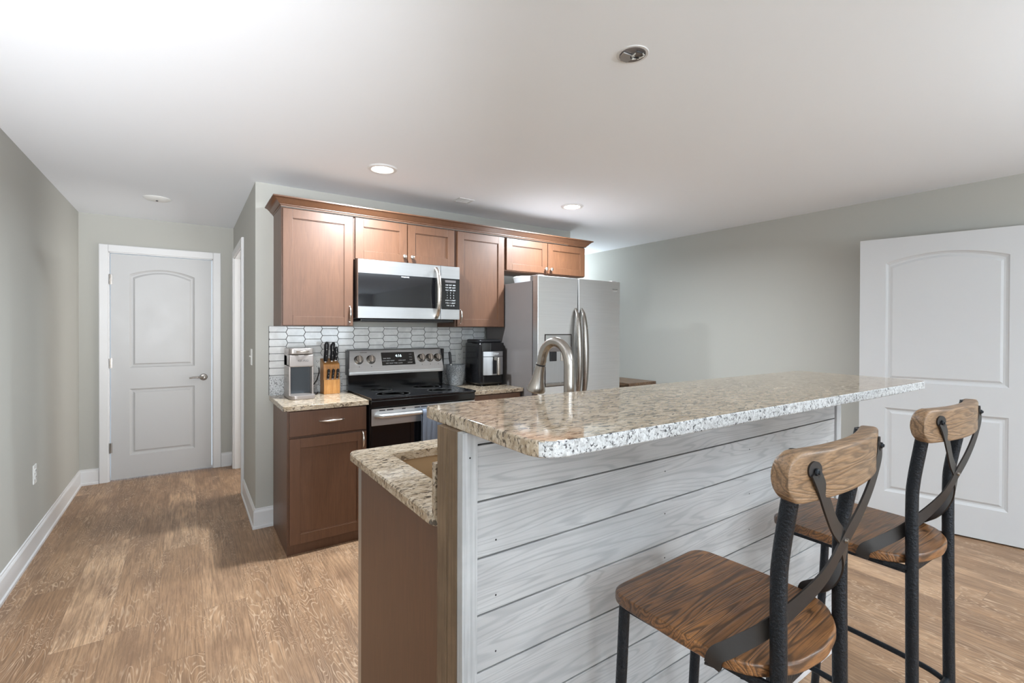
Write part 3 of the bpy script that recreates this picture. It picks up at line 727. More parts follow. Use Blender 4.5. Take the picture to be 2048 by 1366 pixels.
# oven door
dr = MB(); dr.box(RX0+0.004, RX1-0.004, RY-0.002, RY+0.03, 0.20, 0.852, 0.004); dr = dr.build('oven_door', 'black_glass', t)
m = MB(); m.box(RX0+0.004, RX1-0.004, RY-0.006, RY-0.001, 0.742, 0.852, 0.002); m.build('door_band', 'steel', dr)
for a, b in ((1.035, 1.075), (1.085, 1.13), (1.19, 1.215), (1.28, 1.32), (1.325, 1.37), (1.45, 1.50)): m = MB(); m.box(a, b, RY-0.0066, RY-0.004, 0.836, 0.843); m.build('vent_slot', 'black', dr)
m = MB(); P = [(RX0+0.030, RY-0.006, 0.806), (RX0+0.045, RY-0.034, 0.808)]+[(RX0+0.06+k*(RX1-RX0-0.12)/8, RY-0.052, 0.809) for k in range(9)]+[(RX1-0.045, RY-0.034, 0.808), (RX1-0.030, RY-0.006, 0.806)]
m.tube(P, 0.0145, 14); m.build('handle', 'steel', dr)
m = MB(); m.box(RX0+0.004, RX1-0.004, RY, RY+0.03, 0.02, 0.192, 0.004); m.build('storage_drawer', 'steel', t)
# back guard: black riser, slanted stainless control panel
m = MB(); m.box(RX0+0.004, RX1-0.004, YB-0.098, YB-0.04, 0.915, 1.040, 0.004); m.build('riser', 'black_gloss', t)
yb0, yb1 = YB-0.135, YB-0.078   # panel bottom / top front y
m = MB(); b = bmesh.new(); pr = [(yb0-0.004, 1.030), (yb0-0.004, 1.050), (yb1, 1.212), (yb1+0.012, 1.220), (YB-0.035, 1.220), (YB-0.035, 1.030)]
vs = [b.verts.new((RX0, y, z)) for y, z in pr]; f = b.faces.new(vs); r = bmesh.ops.extrude_face_region(b, geom=[f])
bmesh.ops.translate(b, vec=(RX1-RX0-0.012, 0, 0), verts=[g for g in r['geom'] if isinstance(g, bmesh.types.BMVert)]); bmesh.ops.recalc_face_normals(b, faces=b.faces)
bmesh.ops.bevel(b, geom=b.edges[:], offset=0.003, segments=2, profile=0.5, affect='EDGES'); m.add(b); pan = m.build('control_panel', 'steel', t)
sl = math.atan2(yb1-yb0+0.004, 0.162)      # slant of the panel
def onpan(x, z, out=0.0):
    y = (yb0-0.004)+(z-1.050)/0.162*(yb1-yb0+0.004); return Vector((x, y-out*math.cos(sl), z+out*math.sin(sl)))
Rp = Matrix.Rotation(PI/2-sl, 4, 'X')
m = MB(); m.prism(rrect(-0.135, 0.135, -0.052, 0.052, 0.003), 0, 0.002, mtx=Matrix.Translation(onpan(1.368, 1.142)) @ Rp); disp = m.build('display', 'black_glass', t)
text('4:16', 0.030, onpan(1.370, 1.163, 0.0026), (PI/2-sl, 0, 0), 'clock', disp, 'clock_digits')
for (s, x, z) in (('1 2 3', 1.468, 1.172), ('4 5 6', 1.468, 1.151), ('7 8 9', 1.468, 1.130), ('0 START', 1.460, 1.109), ('BAKE  BROIL', 1.275, 1.145), ('CONV BAKE  ROAST', 1.285, 1.127), ('KEEP  SLOW  TIMER  CLOCK', 1.330, 1.108), ('OVEN LIGHT', 1.395, 1.127)):
    text(s, 0.0105, onpan(x, z, 0.0026), (PI/2-sl, 0, 0), 'white_print', disp, 'key_labels')
text('FRIGIDAIRE', 0.010, onpan(1.10, 1.193, 0.0012), (PI/2-sl, 0, 0), 'grey_print', pan, 'badge')
for x in (1.058, 1.150, 1.560, 1.632, 1.702):
    kb = MB().lathe([(0.0, 0.0), (0.034, 0.0), (0.034, 0.004), (0.029, 0.008), (0.027, 0.028), (0.023, 0.033), (0.0, 0.034)], onpan(x, 1.140), 28, Rp).build('control_knob', 'nickel_dark', t)
    m = MB(); m.box(-0.006, 0.006, -0.026, 0.026, 0.028, 0.042, 0.003); bmesh.ops.transform(m.bm, matrix=Matrix.Translation(onpan(x, 1.140)) @ Rp, verts=m.bm.verts); m.build('grip', 'nickel', kb)
    m = MB(); m.lathe([(0.0, 0.0), (0.0035, 0.0), (0.0035, 0.0006), (0, 0.0006)], onpan(x, 1.090, 0.0005), 12, Rp); m.build('burner_mark', 'grey_print', t)
for x, nm in ((RX0-0.0015, 'side_cap'), (RX1-0.0115, 'side_cap')):
    m = MB(); m.box(x, x+0.006, YB-0.128, YB-0.036, 1.028, 1.214, 0.003); m.build(nm, 'black', t)

# dish towel on the oven handle
def tow(u, v):
    x = 1.315+0.17*u; L = 0.40; s = v*L*2-L   # s<0 front, s>0 back
    r = 0.0185
    yc, zc = RY-0.052, 0.809
    if abs(s) < 0.028: a = s/0.028*PI/2; y, z = yc+r*math.sin(a), zc+r*math.cos(a)
    elif s < 0: y, z = yc-r, zc+0.0-(-s-0.028)
    else: y, z = yc+r-0.0005, zc-(s-0.028)*0.80
    wv = 0.0045*math.sin(u*15+abs(s)*3)*min(1, abs(s)*8)
    return (x+0.004*math.sin(s*9), y+(-abs(wv) if s < 0 else 0.3*wv), z)
m = MB(); m.grid(tow, 34, 70); o = m.build('dish_towel', 'towel', origin=(1.40, RY-0.052, 0.55))
sm = o.modifiers.new('thickness', 'SOLIDIFY'); sm.thickness = 0.003; sm.offset = 1.0
tag(o, 'blue grey terry dish towel hanging on the oven handle', 'towel')

# ================================================================== MICROWAVE
MX0, MX1, MY = 0.962, 1.744, 3.258
MZ0, MZ1 = 1.447, 1.853
t = thing('microwave', (MX0, YB, MZ0), 'stainless over-the-range microwave with black glass door', 'microwave')
m = MB(); m.box(MX0, MX1, MY+0.03, YB-0.012, MZ0, MZ1-0.001, 0.003); m.build('body', 'black', t)
m = MB(); m.box(MX0+0.03, MX1-0.03, MY+0.04, YB-0.06, MZ0-0.022, MZ0+0.001, 0.006); m.build('vent_grille', 'black', t)
XS = 1.583
d = MB(); d.box(MX0, XS-0.0015, MY, MY+0.029, MZ0, MZ1, 0.003); d = d.build('door', 'steel_satin', t)
gz0, gz1 = MZ0+0.082, MZ1-0.094
m = MB(); m.box(MX0+0.001, XS-0.003, MY-0.002, MY+0.001, gz0, gz1, 0.0006); g = m.build('glass', 'black_glass', d)
P = []; Rr = []
for k in range(17):
    a = -1+2*k/16; P.append((1.545, MY-0.055*(1-a*a)**0.5-0.001, (MZ0+MZ1)/2-0.006+a*0.186)); Rr.append(0.0185-0.004*abs(a))
m = MB(); m.tube(P, Rr, 14, sx=0.75); m.build('handle', 'nickel', d)
text('FRIGIDAIRE', 0.012, (1.30, MY-0.0026, gz1-0.012), (PI/2, 0, 0), 'white_print', g, 'badge')
m = MB(); m.box(XS+0.0015, MX1, MY, MY+0.029, MZ0, MZ1, 0.003); cp = m.build('control_panel', 'steel_satin', t)
m = MB(); m.box(XS+0.003, MX1-0.002, MY-0.002, MY+0.001, gz0-0.004, gz1+0.001, 0.0006); kp = m.build('keypad', 'black_glass', cp)
rows = ['POP  POT  VEG', 'REH  DEF  SOFT', 'MELT  SNS  BEV', '1      2      3', '4      5      6', '7      8      9', 'STOP  0  START', 'PWR  V  LIGHT', 'TMR  LO  HI']
for i, s in enumerate(rows):
    text(s, 0.0125, ((XS+MX1)/2, MY-0.0026, gz1-0.050-i*0.0195), (PI/2, 0, 0), 'white_print', kp, 'key_labels')
m = MB(); m.box((XS+MX1)/2-0.045, (XS+MX1)/2+0.045, MY-0.0026, MY-0.001, gz1-0.030, gz1-0.012); m.build('display', 'grey_print', kp)

# ================================================================== REFRIGERATOR
FX0, FX1, FY = 2.217, 3.122, 2.880
FZ = 1.790
t = thing('refrigerator', (FX0, YB, 0), 'tall stainless side-by-side refrigerator with water dispenser', 'refrigerator')
m = MB(); m.box(FX0+0.004, FX1-0.004, FY+0.078, YB-0.03, 0.03, 1.755, 0.004); m.build('body', 'fridge_side', t)
m = MB(); m.box(FX0+0.010, FX1-0.010, FY+0.064, FY+0.080, 0.06, 1.752); m.build('gasket', 'gasket', t)
m = MB(); m.box(FX0+0.02, FX1-0.02, FY+0.09, YB-0.05, 0.0, 0.03); m.build('feet', 'black', t)
m = MB(); m.box(FX0+0.004, FX1-0.004, FY+0.05, FY+0.085, 0.03, 0.10, 0.003); m.build('kick_grille', 'black', t)
XM = 2.632
fd = MB(); fd.box(FX0, XM-0.005, FY, FY+0.064, 0.105, FZ, 0.004, 3); fd = fd.build('freezer_door', 'fridge', t)
rd = MB(); rd.box(XM+0.005, FX1, FY, FY+0.064, 0.105, FZ, 0.004, 3); rd = rd.build('fridge_door', 'fridge', t)
for x, d in ((XM-0.030, fd), (XM+0.038, rd)):
    P = []; Rr = []
    for k in range(21):
        a = -1+2*k/20; P.append((x, FY-0.055*(1-a*a)**0.5+0.001, 1.16+a*0.385)); Rr.append(0.028-0.017*abs(a)**3)
    MB().tube(P, Rr, 14, sx=0.75).build('handle', 'nickel_dark', d)
for x in (FX0+0.05, FX1-0.05):
    m = MB(); m.box(x-0.03, x+0.03, FY+0.02, FY+0.13, FZ-0.036, FZ+0.010, 0.006); m.build('hinge_cover', 'fridge_side', t)
# dispenser
dx0, dx1, dz0, dz1 = 2.285, 2.560, 0.925, 1.337
dp = MB()
for a in ((dx0, dx0+0.008, dz0, dz1), (dx1-0.008, dx1, dz0, dz1), (dx0, dx1, dz0, dz0+0.008), (dx0, dx1, dz1-0.008, dz1)): dp.box(a[0], a[1], FY-0.004, FY+0.001, a[2], a[3], 0.001)
dp = dp.build('dispenser', 'gasket', fd)
m = MB(); m.box(dx0+0.008, dx1-0.008, FY-0.003, FY+0.001, 1.235, dz1-0.008, 0.001); m.build('control_face', 'steel', dp)
m = MB(); m.box(dx0+0.008, dx1-0.008, FY-0.0015, FY+0.001, dz0+0.03, 1.235); m.build('recess', 'steel_v', dp)
m = MB(); m.box(dx0+0.008, dx1-0.008, FY-0.012, FY+0.001, 1.200, 1.236, 0.003); m.build('nozzle_housing', 'fridge_side', dp)
m = MB(); m.box(dx0+0.05, dx0+0.115, FY-0.010, FY-0.001, 1.125, 1.200, 0.003); m.build('ice_paddle', 'black', dp)
m = MB(); m.box(dx0+0.16, dx0+0.215, FY-0.010, FY-0.001, 1.125, 1.200, 0.003); m.build('water_paddle', 'nickel', dp)
m = MB(); m.box(dx0+0.004, dx1-0.004, FY-0.014, FY+0.001, dz0+0.006, dz0+0.030, 0.003); m.build('drip_tray', 'nickel_dark', dp)
text('FRIGIDAIRE', 0.013, (3.060, FY-0.0006, 1.722), (PI/2, 0, 0), 'grey_print', rd, 'badge'); text('GALLERY', 0.011, (3.060, FY-0.0006, 1.706), (PI/2, 0, 0), 'white_print', rd, 'badge')
# bowls on the refrigerator
t = thing('food_container', (2.36, 3.24, 1.7555), 'white plastic container lying on top of the refrigerator', 'container')
MB().lathe([(0.0, 0.0), (0.075, 0.0), (0.095, 0.008), (0.105, 0.045), (0.108, 0.048), (0.102, 0.048), (0.09, 0.012), (0.0, 0.006)], (2.365, 3.24, 1.7555), 32).build('bowl', 'bowl', t)
MB().lathe([(0.0, 0.0), (0.109, 0.0), (0.110, 0.006), (0.10, 0.012), (0.0, 0.013)], (2.365, 3.24, 1.8038), 32).build('lid', 'plate', t)

# ================================================================== COFFEE MAKER
Z0 = ZCT+0.0005
cx0, cx1, cyf, cyb = 0.553, 0.705, 3.395, 3.585
t = thing('coffee_maker', (0.63, 3.45, Z0), 'champagne grey single-serve coffee maker on the counter', 'coffee maker')
m = MB(); m.prism(rpoly([(cx0-0.003, cyf-0.075), (cx1+0.003, cyf-0.075), (cx1+0.003, cyb), (cx0-0.003, cyb)], (0.045, 0.045, 0.01, 0.01), 8), Z0, Z0+0.026, 0.004); m.build('base', 'champagne', t)
m = MB(); m.box(cx0, cx1, cyf+0.075, cyb, Z0+0.02, 1.240, 0.006); m.box(cx0, cx0+0.010, cyf-0.002, cyf+0.08, Z0+0.02, 1.245-0.11, 0.003); m.box(cx1-0.010, cx1, cyf-0.002, cyf+0.08, Z0+0.02, 1.245-0.11, 0.003); m.build('housing', 'champagne', t)
m = MB(); m.box(cx0+0.010, cx1-0.010, cyf+0.060, cyf+0.076, Z0+0.024, 1.130, 0.002); m.build('recess', 'tank', t)
m = MB(); m.box(cx0, cx1, cyf-0.008, cyb-0.002, 1.118, 1.200, 0.008, 3); hd = m.build('brew_head', 'champagne', t)
m = MB(); m.prism(rpoly([(cx0, cyf-0.012), (cx1, cyf-0.012), (cx1, cyb-0.004), (cx0, cyb-0.004)], (0.03, 0.03, 0.01, 0.01)), 1.203, 1.243, 0.007, 3); ld = m.build('lid', 'champagne', t)
P = [(cx0+0.045+0.075*k/8, cyf-0.014-0.014*math.sin(PI*k/8), 1.222) for k in range(9)]
MB().tube(P, 0.0055, 10).build('lid_handle', 'nickel', ld)
text('KEURIG', 0.019, ((cx0+cx1)/2+0.01, cyf-0.0088, 1.160), (PI/2, 0, 0), 'grey_print', hd, 'badge')
m = MB(); m.tube([(cx1+0.0, 3.54, 0.95), (0.735, 3.55, 0.975), (0.765, 3.57, 1.01), (0.790, 3.62, 1.06), (0.795, YB-0.020, 1.09)], 0.0038, 8)
tag(m.build('power_cord', 'black', origin=(0.75, 3.55, 0.93)), 'black power cord running from the coffee maker to the outlet', 'cord')
m = MB(); m.tube([(cx1+0.012, 3.50, Z0+0.0045), (0.745, 3.515, Z0+0.0045), (0.785, 3.635-0.0, Z0+0.0045)], 0.0042, 8)
tag(m.build('power_cord', 'black', origin=(0.74, 3.5, Z0)), 'black cord lying flat on the counter beside the knife block', 'cord')

# ================================================================== KNIFE BLOCK AND KNIVES
kx0, kx1, kyf, kyb = 0.797, 0.907, 3.500, 3.620
t = thing('knife_block', ((kx0+kx1)/2, kyf, Z0), 'honey wood knife block full of black-handled knives', 'knife block')
m = MB(); b = bmesh.new(); pr = [(kyf, Z0), (kyf, 1.012), (kyf+0.016, 1.012), (kyf+0.016, 1.118), (kyf+0.022, 1.124), (kyb, 1.158), (kyb, Z0)]
vs = [b.verts.new((kx0, y, z)) for y, z in pr]; f = b.faces.new(vs); r = bmesh.ops.extrude_face_region(b, geom=[f])
bmesh.ops.translate(b, vec=(kx1-kx0, 0, 0), verts=[g for g in r['geom'] if isinstance(g, bmesh.types.BMVert)]); bmesh.ops.recalc_face_normals(b, faces=b.faces)
bmesh.ops.bevel(b, geom=b.edges[:], offset=0.002, segments=2, profile=0.5, affect='EDGES'); m.add(b); m.build('block', 'block_wood', t)
def knife(x, y, z, L, lean, r, label, grp):
    k = thing('kitchen_knife', (x, y, z), label, 'knife', grp)
    tx, ty = lean
    P = [(x, y, z), (x+tx*0.2, y+ty*0.2, z+L*0.2), (x+tx*0.5, y+ty*0.5, z+L*0.5), (x+tx*0.85, y+ty*0.85, z+L*0.85), (x+tx, y+ty, z+L)]
    r *= 1.42; MB().tube(P, [r*0.85, r, r*0.85, r*1.12, r*0.6], 12, sx=1.35).build('handle', 'black', k)
    m = MB()
    for q in (0.3, 0.62): m.lathe([(0, 0), (0.0022, 0), (0.0022, 0.0012), (0, 0.0012)], (x+tx*q, y+ty*q-r*1.32, z+L*q), 8, Matrix.Rotation(PI/2, 4, 'X'))
    m.build('rivets', 'nickel', k)
    m = MB(); m.box(x-0.006, x+0.006, y-0.0012, y+0.0012, z-0.008, z+0.002); m.build('bolster', 'nickel', k)
zb = lambda y: 1.124+(y-kyf-0.022)*0.347
for (dx, y, L, lean, r, lab) in ((0.020, 3.545, 0.135, (0.004, -0.012), 0.0105, 'large black-handled knife at the front left of the knife block'),
                            (0.030, 3.585, 0.125, (0.008, -0.004), 0.0095, 'black-handled knife behind the large left one in the block'),
                            (0.066, 3.555, 0.122, (0.003, -0.004), 0.0100, 'black-handled knife in the middle of the knife block'),
                            (0.078, 3.595, 0.118, (0.008, -0.002), 0.0090, 'black-handled knife behind the middle one in the block'),
                            (0.094, 3.562, 0.095, (0.004, -0.006), 0.0085, 'shorter black-handled knife at the right of the knife block')):
    knife(kx0+dx, y, zb(y)+0.009, L, lean, r, lab, 'knives in the top of the block')
for dx, lab in ((0.028, 'left of the three small steak knives low in the block'), (0.060, 'middle one of the three small steak knives low in the block'), (0.091, 'right of the three small steak knives low in the block')):
    knife(kx0+dx, kyf+0.006, 1.021, 0.066, (0.004, -0.010), 0.0065, lab, 'steak knives in the front of the block')

# ================================================================== CROCK AND UTENSIL
t = thing('utensil_crock', (1.832, 3.49, Z0), 'speckled grey stone crock on the counter by the range', 'crock')
MB().lathe([(0.0, 0.0), (0.052, 0.0), (0.060, 0.01), (0.074, 0.08), (0.080, 0.165), (0.079, 0.170), (0.073, 0.168), (0.066, 0.08), (0.05, 0.02), (0.0, 0.016)], (1.832, 3.49, Z0), 40).build('bowl', 'crock', t)
o = MB(); o.tube([(1.812, 3.500, Z0+0.022), (1.804, 3.515, 1.06), (1.800, 3.523, 1.13)], 0.005, 10); 
t = thing('utensil', (1.81, 3.50, Z0+0.02), 'black-handled utensil standing in the grey crock', 'utensil')
o.build('shaft', 'nickel', t); m = MB(); m.tube([(1.803, 3.517, 1.085), (1.800, 3.523, 1.12), (1.797, 3.529, 1.175), (1.796, 3.531, 1.186)], [0.0095, 0.011, 0.011, 0.007], 12); m.build('handle', 'black', t)

# ================================================================== AIR FRYER
ax0, ax1, ayf, ayb = 1.945, 2.187, 3.285, 3.560
t = thing('air_fryer', ((ax0+ax1)/2, ayf, Z0), 'black air fryer with stainless basket front by the refrigerator', 'air fryer')
ft = MB()
for x in (ax0+0.03, ax1-0.05):
    for y in (ayf+0.03, ayb-0.05): ft.lathe([(0, 0), (0.012, 0), (0.010, 0.012), (0, 0.012)], (x+0.01, y+0.01, Z0), 14)
ft.build('feet', 'black', t)
m = MB(); m.prism(rpoly([(ax0, ayf+0.01), (ax1, ayf+0.01), (ax1, ayb), (ax0, ayb)], (0.045, 0.045, 0.05, 0.05), 8), Z0+0.010, 1.265, 0.018, 4); m.build('body', 'black_gloss', t)
m = MB(); m.prism(rpoly([(ax0+0.012, ayf+0.02), (ax1-0.012, ayf+0.02), (ax1-0.012, ayb-0.01), (ax0+0.012, ayb-0.01)], 0.04, 8), 1.262, 1.290, 0.012, 4); m.build('top_cap', 'black', t)
# dark scooped control face, then the steel drawer band
def bowf(x0, x1, y, z0, z1, bulge, n=18, th=0.006):
    pts = [(x0+(x1-x0)*k/n, y-bulge*math.sin(PI*k/n)) for k in range(n+1)]+[(x1, y+th), (x0, y+th)]
    m = MB(); m.prism(pts, z0, z1, 0.001, 1); return m
bowf(ax0+0.022, ax1-0.010, ayf+0.008, 1.195, 1.262, 0.010).build('control_face', 'black_glass', t)
bowf(ax0+0.034, ax1-0.020, ayf+0.006, 1.152, 1.192, 0.022, th=0.02).build('upper_band', 'steel_v', t)
dw = bowf(ax0+0.034, ax1-0.020, ayf+0.006, 1.000, 1.149, 0.022, th=0.02).build('basket_front', 'steel_v', t)
m = MB(); m.box(ax0+0.118, ax0+0.146, ayf-0.075, ayf-0.012, 1.120, 1.150, 0.006); m.box(ax0+0.118, ax0+0.146, ayf-0.080, ayf-0.058, 1.005, 1.150, 0.008); m.build('handle', 'nickel', dw)
m = MB(); m.box(ax0+0.112, ax0+0.152, ayf-0.018, ayf-0.012, 1.010, 1.150, 0.002); m.build('handle_recess', 'black', dw)
text('NINJA', 0.022, (ax0+0.140, ayf-0.0165, 1.173), (PI/2, 0, 0), 'white_print', dw, 'badge')

# ================================================================== ISLAND: knee wall with shiplap
IX0, IX1, IY, IYB = 0.478, 2.340, 0.888, 1.060
BT0, BT1 = 1.150, 1.180
t = thing('bar_wall', (IX0, IY, 0), 'half-height bar wall clad in whitewashed shiplap boards', 'bar wall')
m = MB(); m.box(IX0+0.06, IX1-0.005, IY+0.020, IYB-0.002, 0, BT0); m.build('core', 'post_brown', t)
m = MB(); z1 = BT0; lines = [1.117-0.125*k for k in range(9)]
zs = [BT0]+lines+[0.075]
for a, b_ in zip(zs, zs[1:]):
    m.box(IX0+0.038, IX1-0.042, IY+0.003, IY+0.0205, b_+0.0035 if b_ > 0.08 else b_, a-0.0005, 0.0012)
m.build('shiplap_boards', 'shiplap', t, smooth=False)
m = MB(); m.box(IX0+0.038, IX1-0.042, IY+0.012, IY+0.021, 0.08, BT0); m.build('board_gaps', 'dark_gap', t)
m = MB(); m.box(IX0+0.002, IX0+0.0395, IY-0.006, IY+0.018, 0, BT0, 0.0015); m.build('corner_board', 'post_white', t)
m = MB(); m.box(IX1-0.0435, IX1, IY-0.006, IY+0.018, 0, BT0, 0.0015); m.build('corner_board', 'post_white', t)
m = MB(); m.box(IX0, IX0+0.058, IY+0.0185, IY+0.062, 0, BT0, 0.0015); m.box(IX0-0.0005, IX0+0.058, IY+0.0635, IY+0.112, 0, BT0, 0.0015); m.build('end_post', 'post_brown', t)
m = MB(); m.box(IX1-0.004, IX1+0.016, IY+0.055, IYB-0.002, 0, BT0, 0.002); m.build('end_trim', 'trim', t)
m = MB(); m.box(IX0+0.040, IX1-0.044, IY-0.010, IY+0.012, 0, 0.078, 0.003); m.build('base_trim', 'trim', t)
nm = MB()
for x, z in ((0.498, 1.096), (0.498, 0.52), (1.16, 1.085), (1.16, 0.955), (1.16, 0.83), (1.62, 0.955), (1.62, 0.80), (0.57, 0.90), (0.57, 0.776), (1.16, 0.70), (1.62, 0.675), (0.57, 0.65)):
    nm.lathe([(0, 0), (0.0022, 0), (0.0022, 0.0006), (0, 0.0006)], (x, IY-(0.0058 if x < 0.51 else -0.0032), z), 8, Matrix.Rotation(PI/2, 4, 'X'))
nm.build('nail_heads', 'black', t)

# raised bar top
bp = rpoly([(0.488, 0.618), (2.340, 0.590), (2.402, 1.088), (0.490, 1.100)], (0.06, 0.05, 0.05, 0.02), 8)
m = MB(); m.prism(bp, BT0, BT1, 0.0045, 3)
o = m.build('bar_countertop', 'granite', origin=(0.488, 0.6, BT0)); tag(o, 'long raised granite bar top over the shiplap wall', 'countertop')
o.data.materials.append(MAT['granite_daylit'])
for p in o.data.polygons:       # the rough front edge towards the stools has cool daylight painted into its colour
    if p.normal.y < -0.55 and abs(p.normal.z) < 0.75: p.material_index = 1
for x in (1.955, 2.05):
    m = MB(); m.lathe([(0, 0), (0.020, 0), (0.024, -0.003), (0.020, -0.008), (0, -0.010)], (x, 0.645, BT0), 24)
    tag(m.build('support_disc', 'nickel_dark', origin=(x, 0.645, BT0)), 'small dark round pad under the %s front edge of the bar top' % ('far' if x > 2 else 'middle right'), 'bracket', 'pads under the bar top')

# ================================================================== ISLAND: sink cabinet, counter, sink
LX0, LX1, LY0, LY1 = 0.500, 2.330, 1.062, 1.822
t = thing('sink_cabinet', (0.53, LY0, 0), 'brown sink cabinet of the island, end panel showing', 'cabinet')
m = MB(); m.box(0.530, 0.548, 1.085, 1.752, 0.0, 0.880, 0.0015); m.build('end_panel', 'cab', t)
for a in ((2.28, 2.30, 1.10, 1.74, 0.02, 0.875), (0.56, 2.28, 1.085, 1.097, 0.02, 0.66)): m = MB(); m.box(*a); m.build('panel', 'cab', t)
for a, b_, hh in ((1.262, 1.775, 'r'), (1.781, 2.300, 'l')):
    m = MB(); m.box(a, b_, 1.742, 1.762, 0.10, 0.872, 0.002); d = m.build('door', 'cab', t)
t = thing('dishwasher', (0.555, 1.76, 0), 'dishwasher in the island, its stainless door edge showing past the end panel', 'dishwasher')
m = MB(); m.box(0.532, 0.5395, 1.757, 1.795, 0.02, 0.872, 0.002); m.build('door_edge', 'steel_v', t)
m = MB(); m.box(0.5405, 1.235, 1.755, 1.790, 0.02, 0.872, 0.003); m.build('door_panel', 'black_gloss', t)
# L-shaped lower counter with a sink cut-out: built from a bridged ring
sx0, sx1, sy0, sy1 = 0.622, 1.400, 1.215, 1.690
m = MB(); bm = m.bm
outer = rpoly([(LX0, LY0), (LX1, LY0), (LX1, LY1), (LX0, LY1)], (0.045, 0.005, 0.02, 0.04), 8)
inner = rpoly([(sx0, sy0), (sx1, sy0), (sx1, sy1), (sx0, sy1)], 0.012, 6)
def ring2(pts, z): return [bm.verts.new((x, y, z)) for x, y in pts]
def fill(o_, i_, flip):
    ed = []
    for L in (o_, i_):
        for k in range(len(L)):
            e = bm.edges.get((L[k], L[(k+1) % len(L)])) or bm.edges.new((L[k], L[(k+1) % len(L)])); ed.append(e)
    bmesh.ops.triangle_fill(bm, use_beauty=True, use_dissolve=False, edges=ed)
zt_, zb_ = ZCT, 0.880
def inset(pts, d):
    c = Vector(((LX0+LX1)/2, (LY0+LY1)/2)); n = len(pts); out = []
    for i in range(n):
        a = Vector(pts[i-1]); b_ = Vector(pts[i]); c_ = Vector(pts[(i+1) % n]); t1 = (c_-a).normalized(); out.append((b_.x-t1.y*d, b_.y+t1.x*d))
    return out
ot = ring2(inset(outer, 0.004), zt_); o1 = ring2(outer, zt_-0.005); o2 = ring2(outer, zb_+0.003); ob = ring2(inset(outer, 0.002), zb_)
it = ring2(inner, zt_); ib = ring2(inner, zb_)
for A, B in ((ot, o1), (o1, o2), (o2, ob)):
    for k in range(len(A)): bm.faces.new((A[k], A[(k+1) % len(A)], B[(k+1) % len(B)], B[k]))
for k in range(len(it)): bm.faces.new((it[k], ib[k], ib[(k+1) % len(ib)], it[(k+1) % len(it)]))
fill(ot, it, False); fill(ob, ib, True)
bmesh.ops.recalc_face_normals(bm, faces=bm.faces)
tag(m.build('countertop', 'granite', origin=(LX0, LY0, zb_)), 'lower island granite countertop cut out for the sink', 'countertop')
m = MB(); m.box(0.503, LX1-0.003, LY0+0.001, LY0+0.022, ZCT+0.0005, 1.040, 0.003)
tag(m.build('granite_upstand', 'granite', origin=(0.503, LY0, ZCT)), 'granite upstand between the sink counter and the bar wall', 'upstand')
# undermount sink basin
m = MB(); bm = m.bm; g = 0.012; w_ = 0.010
def bx(ins, z): return ring2(rpoly([(sx0-g+ins, sy0-g+ins), (sx1+g-ins, sy0-g+ins), (sx1+g-ins, sy1+g-ins), (sx0-g+ins, sy1+g-ins)], 0.03, 5), z)
L = [bx(0, 0.878), bx(0.002, 0.70), bx(0.03, 0.672), bx(-w_, 0.878)]
for A, B in ((L[0], L[1]), (L[1], L[2]), (L[3], L[0])):
    for k in range(len(A)): bm.faces.new((A[k], A[(k+1) % len(A)], B[(k+1) % len(B)], B[k]))
bm.faces.new(L[2]); bmesh.ops.recalc_face_normals(bm, faces=bm.faces)
t = thing('sink', ((sx0+sx1)/2, (sy0+sy1)/2, 0.672), 'tan undermount sink in the island counter', 'sink')
so = m.build('basin', 'sink', t); sm = so.modifiers.new('thickness', 'SOLIDIFY'); sm.thickness = 0.006; sm.offset = -1
MB().lathe([(0.0, 0.0), (0.03, 0.0), (0.044, 0.003), (0.046, 0.0), (0.0, -0.001)], (1.01, 1.45, 0.673), 28).build('drain', 'nickel', t)

# ================================================================== FAUCET
fx, fy = 1.026, 1.165
t = thing('faucet', (fx, fy, ZCT), 'brushed nickel gooseneck pull-down faucet behind the bar top', 'faucet')
MB().lathe([(0.0, 0.0), (0.030, 0.0), (0.030, 0.006), (0.024, 0.012), (0.021, 0.07), (0.019, 0.085), (0.0, 0.085)], (fx, fy, ZCT), 32).build('base', 'nickel', t)
r = 0.064; zc = 1.256
dxn, dyn = math.sin(-0.10), math.cos(-0.10)
P = [(fx, fy, ZCT+0.08), (fx, fy, 1.05), (fx, fy, 1.17)]
Rr = [0.0172, 0.0172, 0.0172]
for k in range(0, 17):
    a = PI*k/16*0.97; q = r-r*math.cos(a); P.append((fx+dxn*q, fy+dyn*q, zc+r*1.16*math.sin(a))); Rr.append(0.0172-0.0012*k/16)
q = 2*r+0.006; P.append((fx+dxn*q, fy+dyn*q, 1.250)); Rr.append(0.0155)
MB().tube(P, Rr, 20).build('spout', 'faucet_nickel', t)
HM = Matrix.Translation((fx+dxn*q, fy+dyn*q, 1.250)) @ Matrix.Rotation(-0.10, 4, 'Z').inverted() @ Matrix.Rotation(0.26, 4, 'X')
MB().lathe([(0.0, 0.002), (0.0162, 0.002), (0.0162, -0.003), (0.0, -0.003)], (0, 0, 0), 24, HM).build('seal_ring', 'black', t)
MB().lathe([(0.0, -0.003), (0.0168, -0.003), (0.0180, -0.022), (0.0225, -0.055), (0.0300, -0.078), (0.0340, -0.092), (0.0320, -0.097), (0.0, -0.098)], (0, 0, 0), 32, HM).build('spray_head', 'faucet_nickel', t)
m = MB(); m.tube([(fx+0.018, fy, 0.965), (fx+0.045, fy, 0.972), (fx+0.10, fy, 1.0)], [0.008, 0.007, 0.005], 12); m.build('lever', 'faucet_nickel', t)

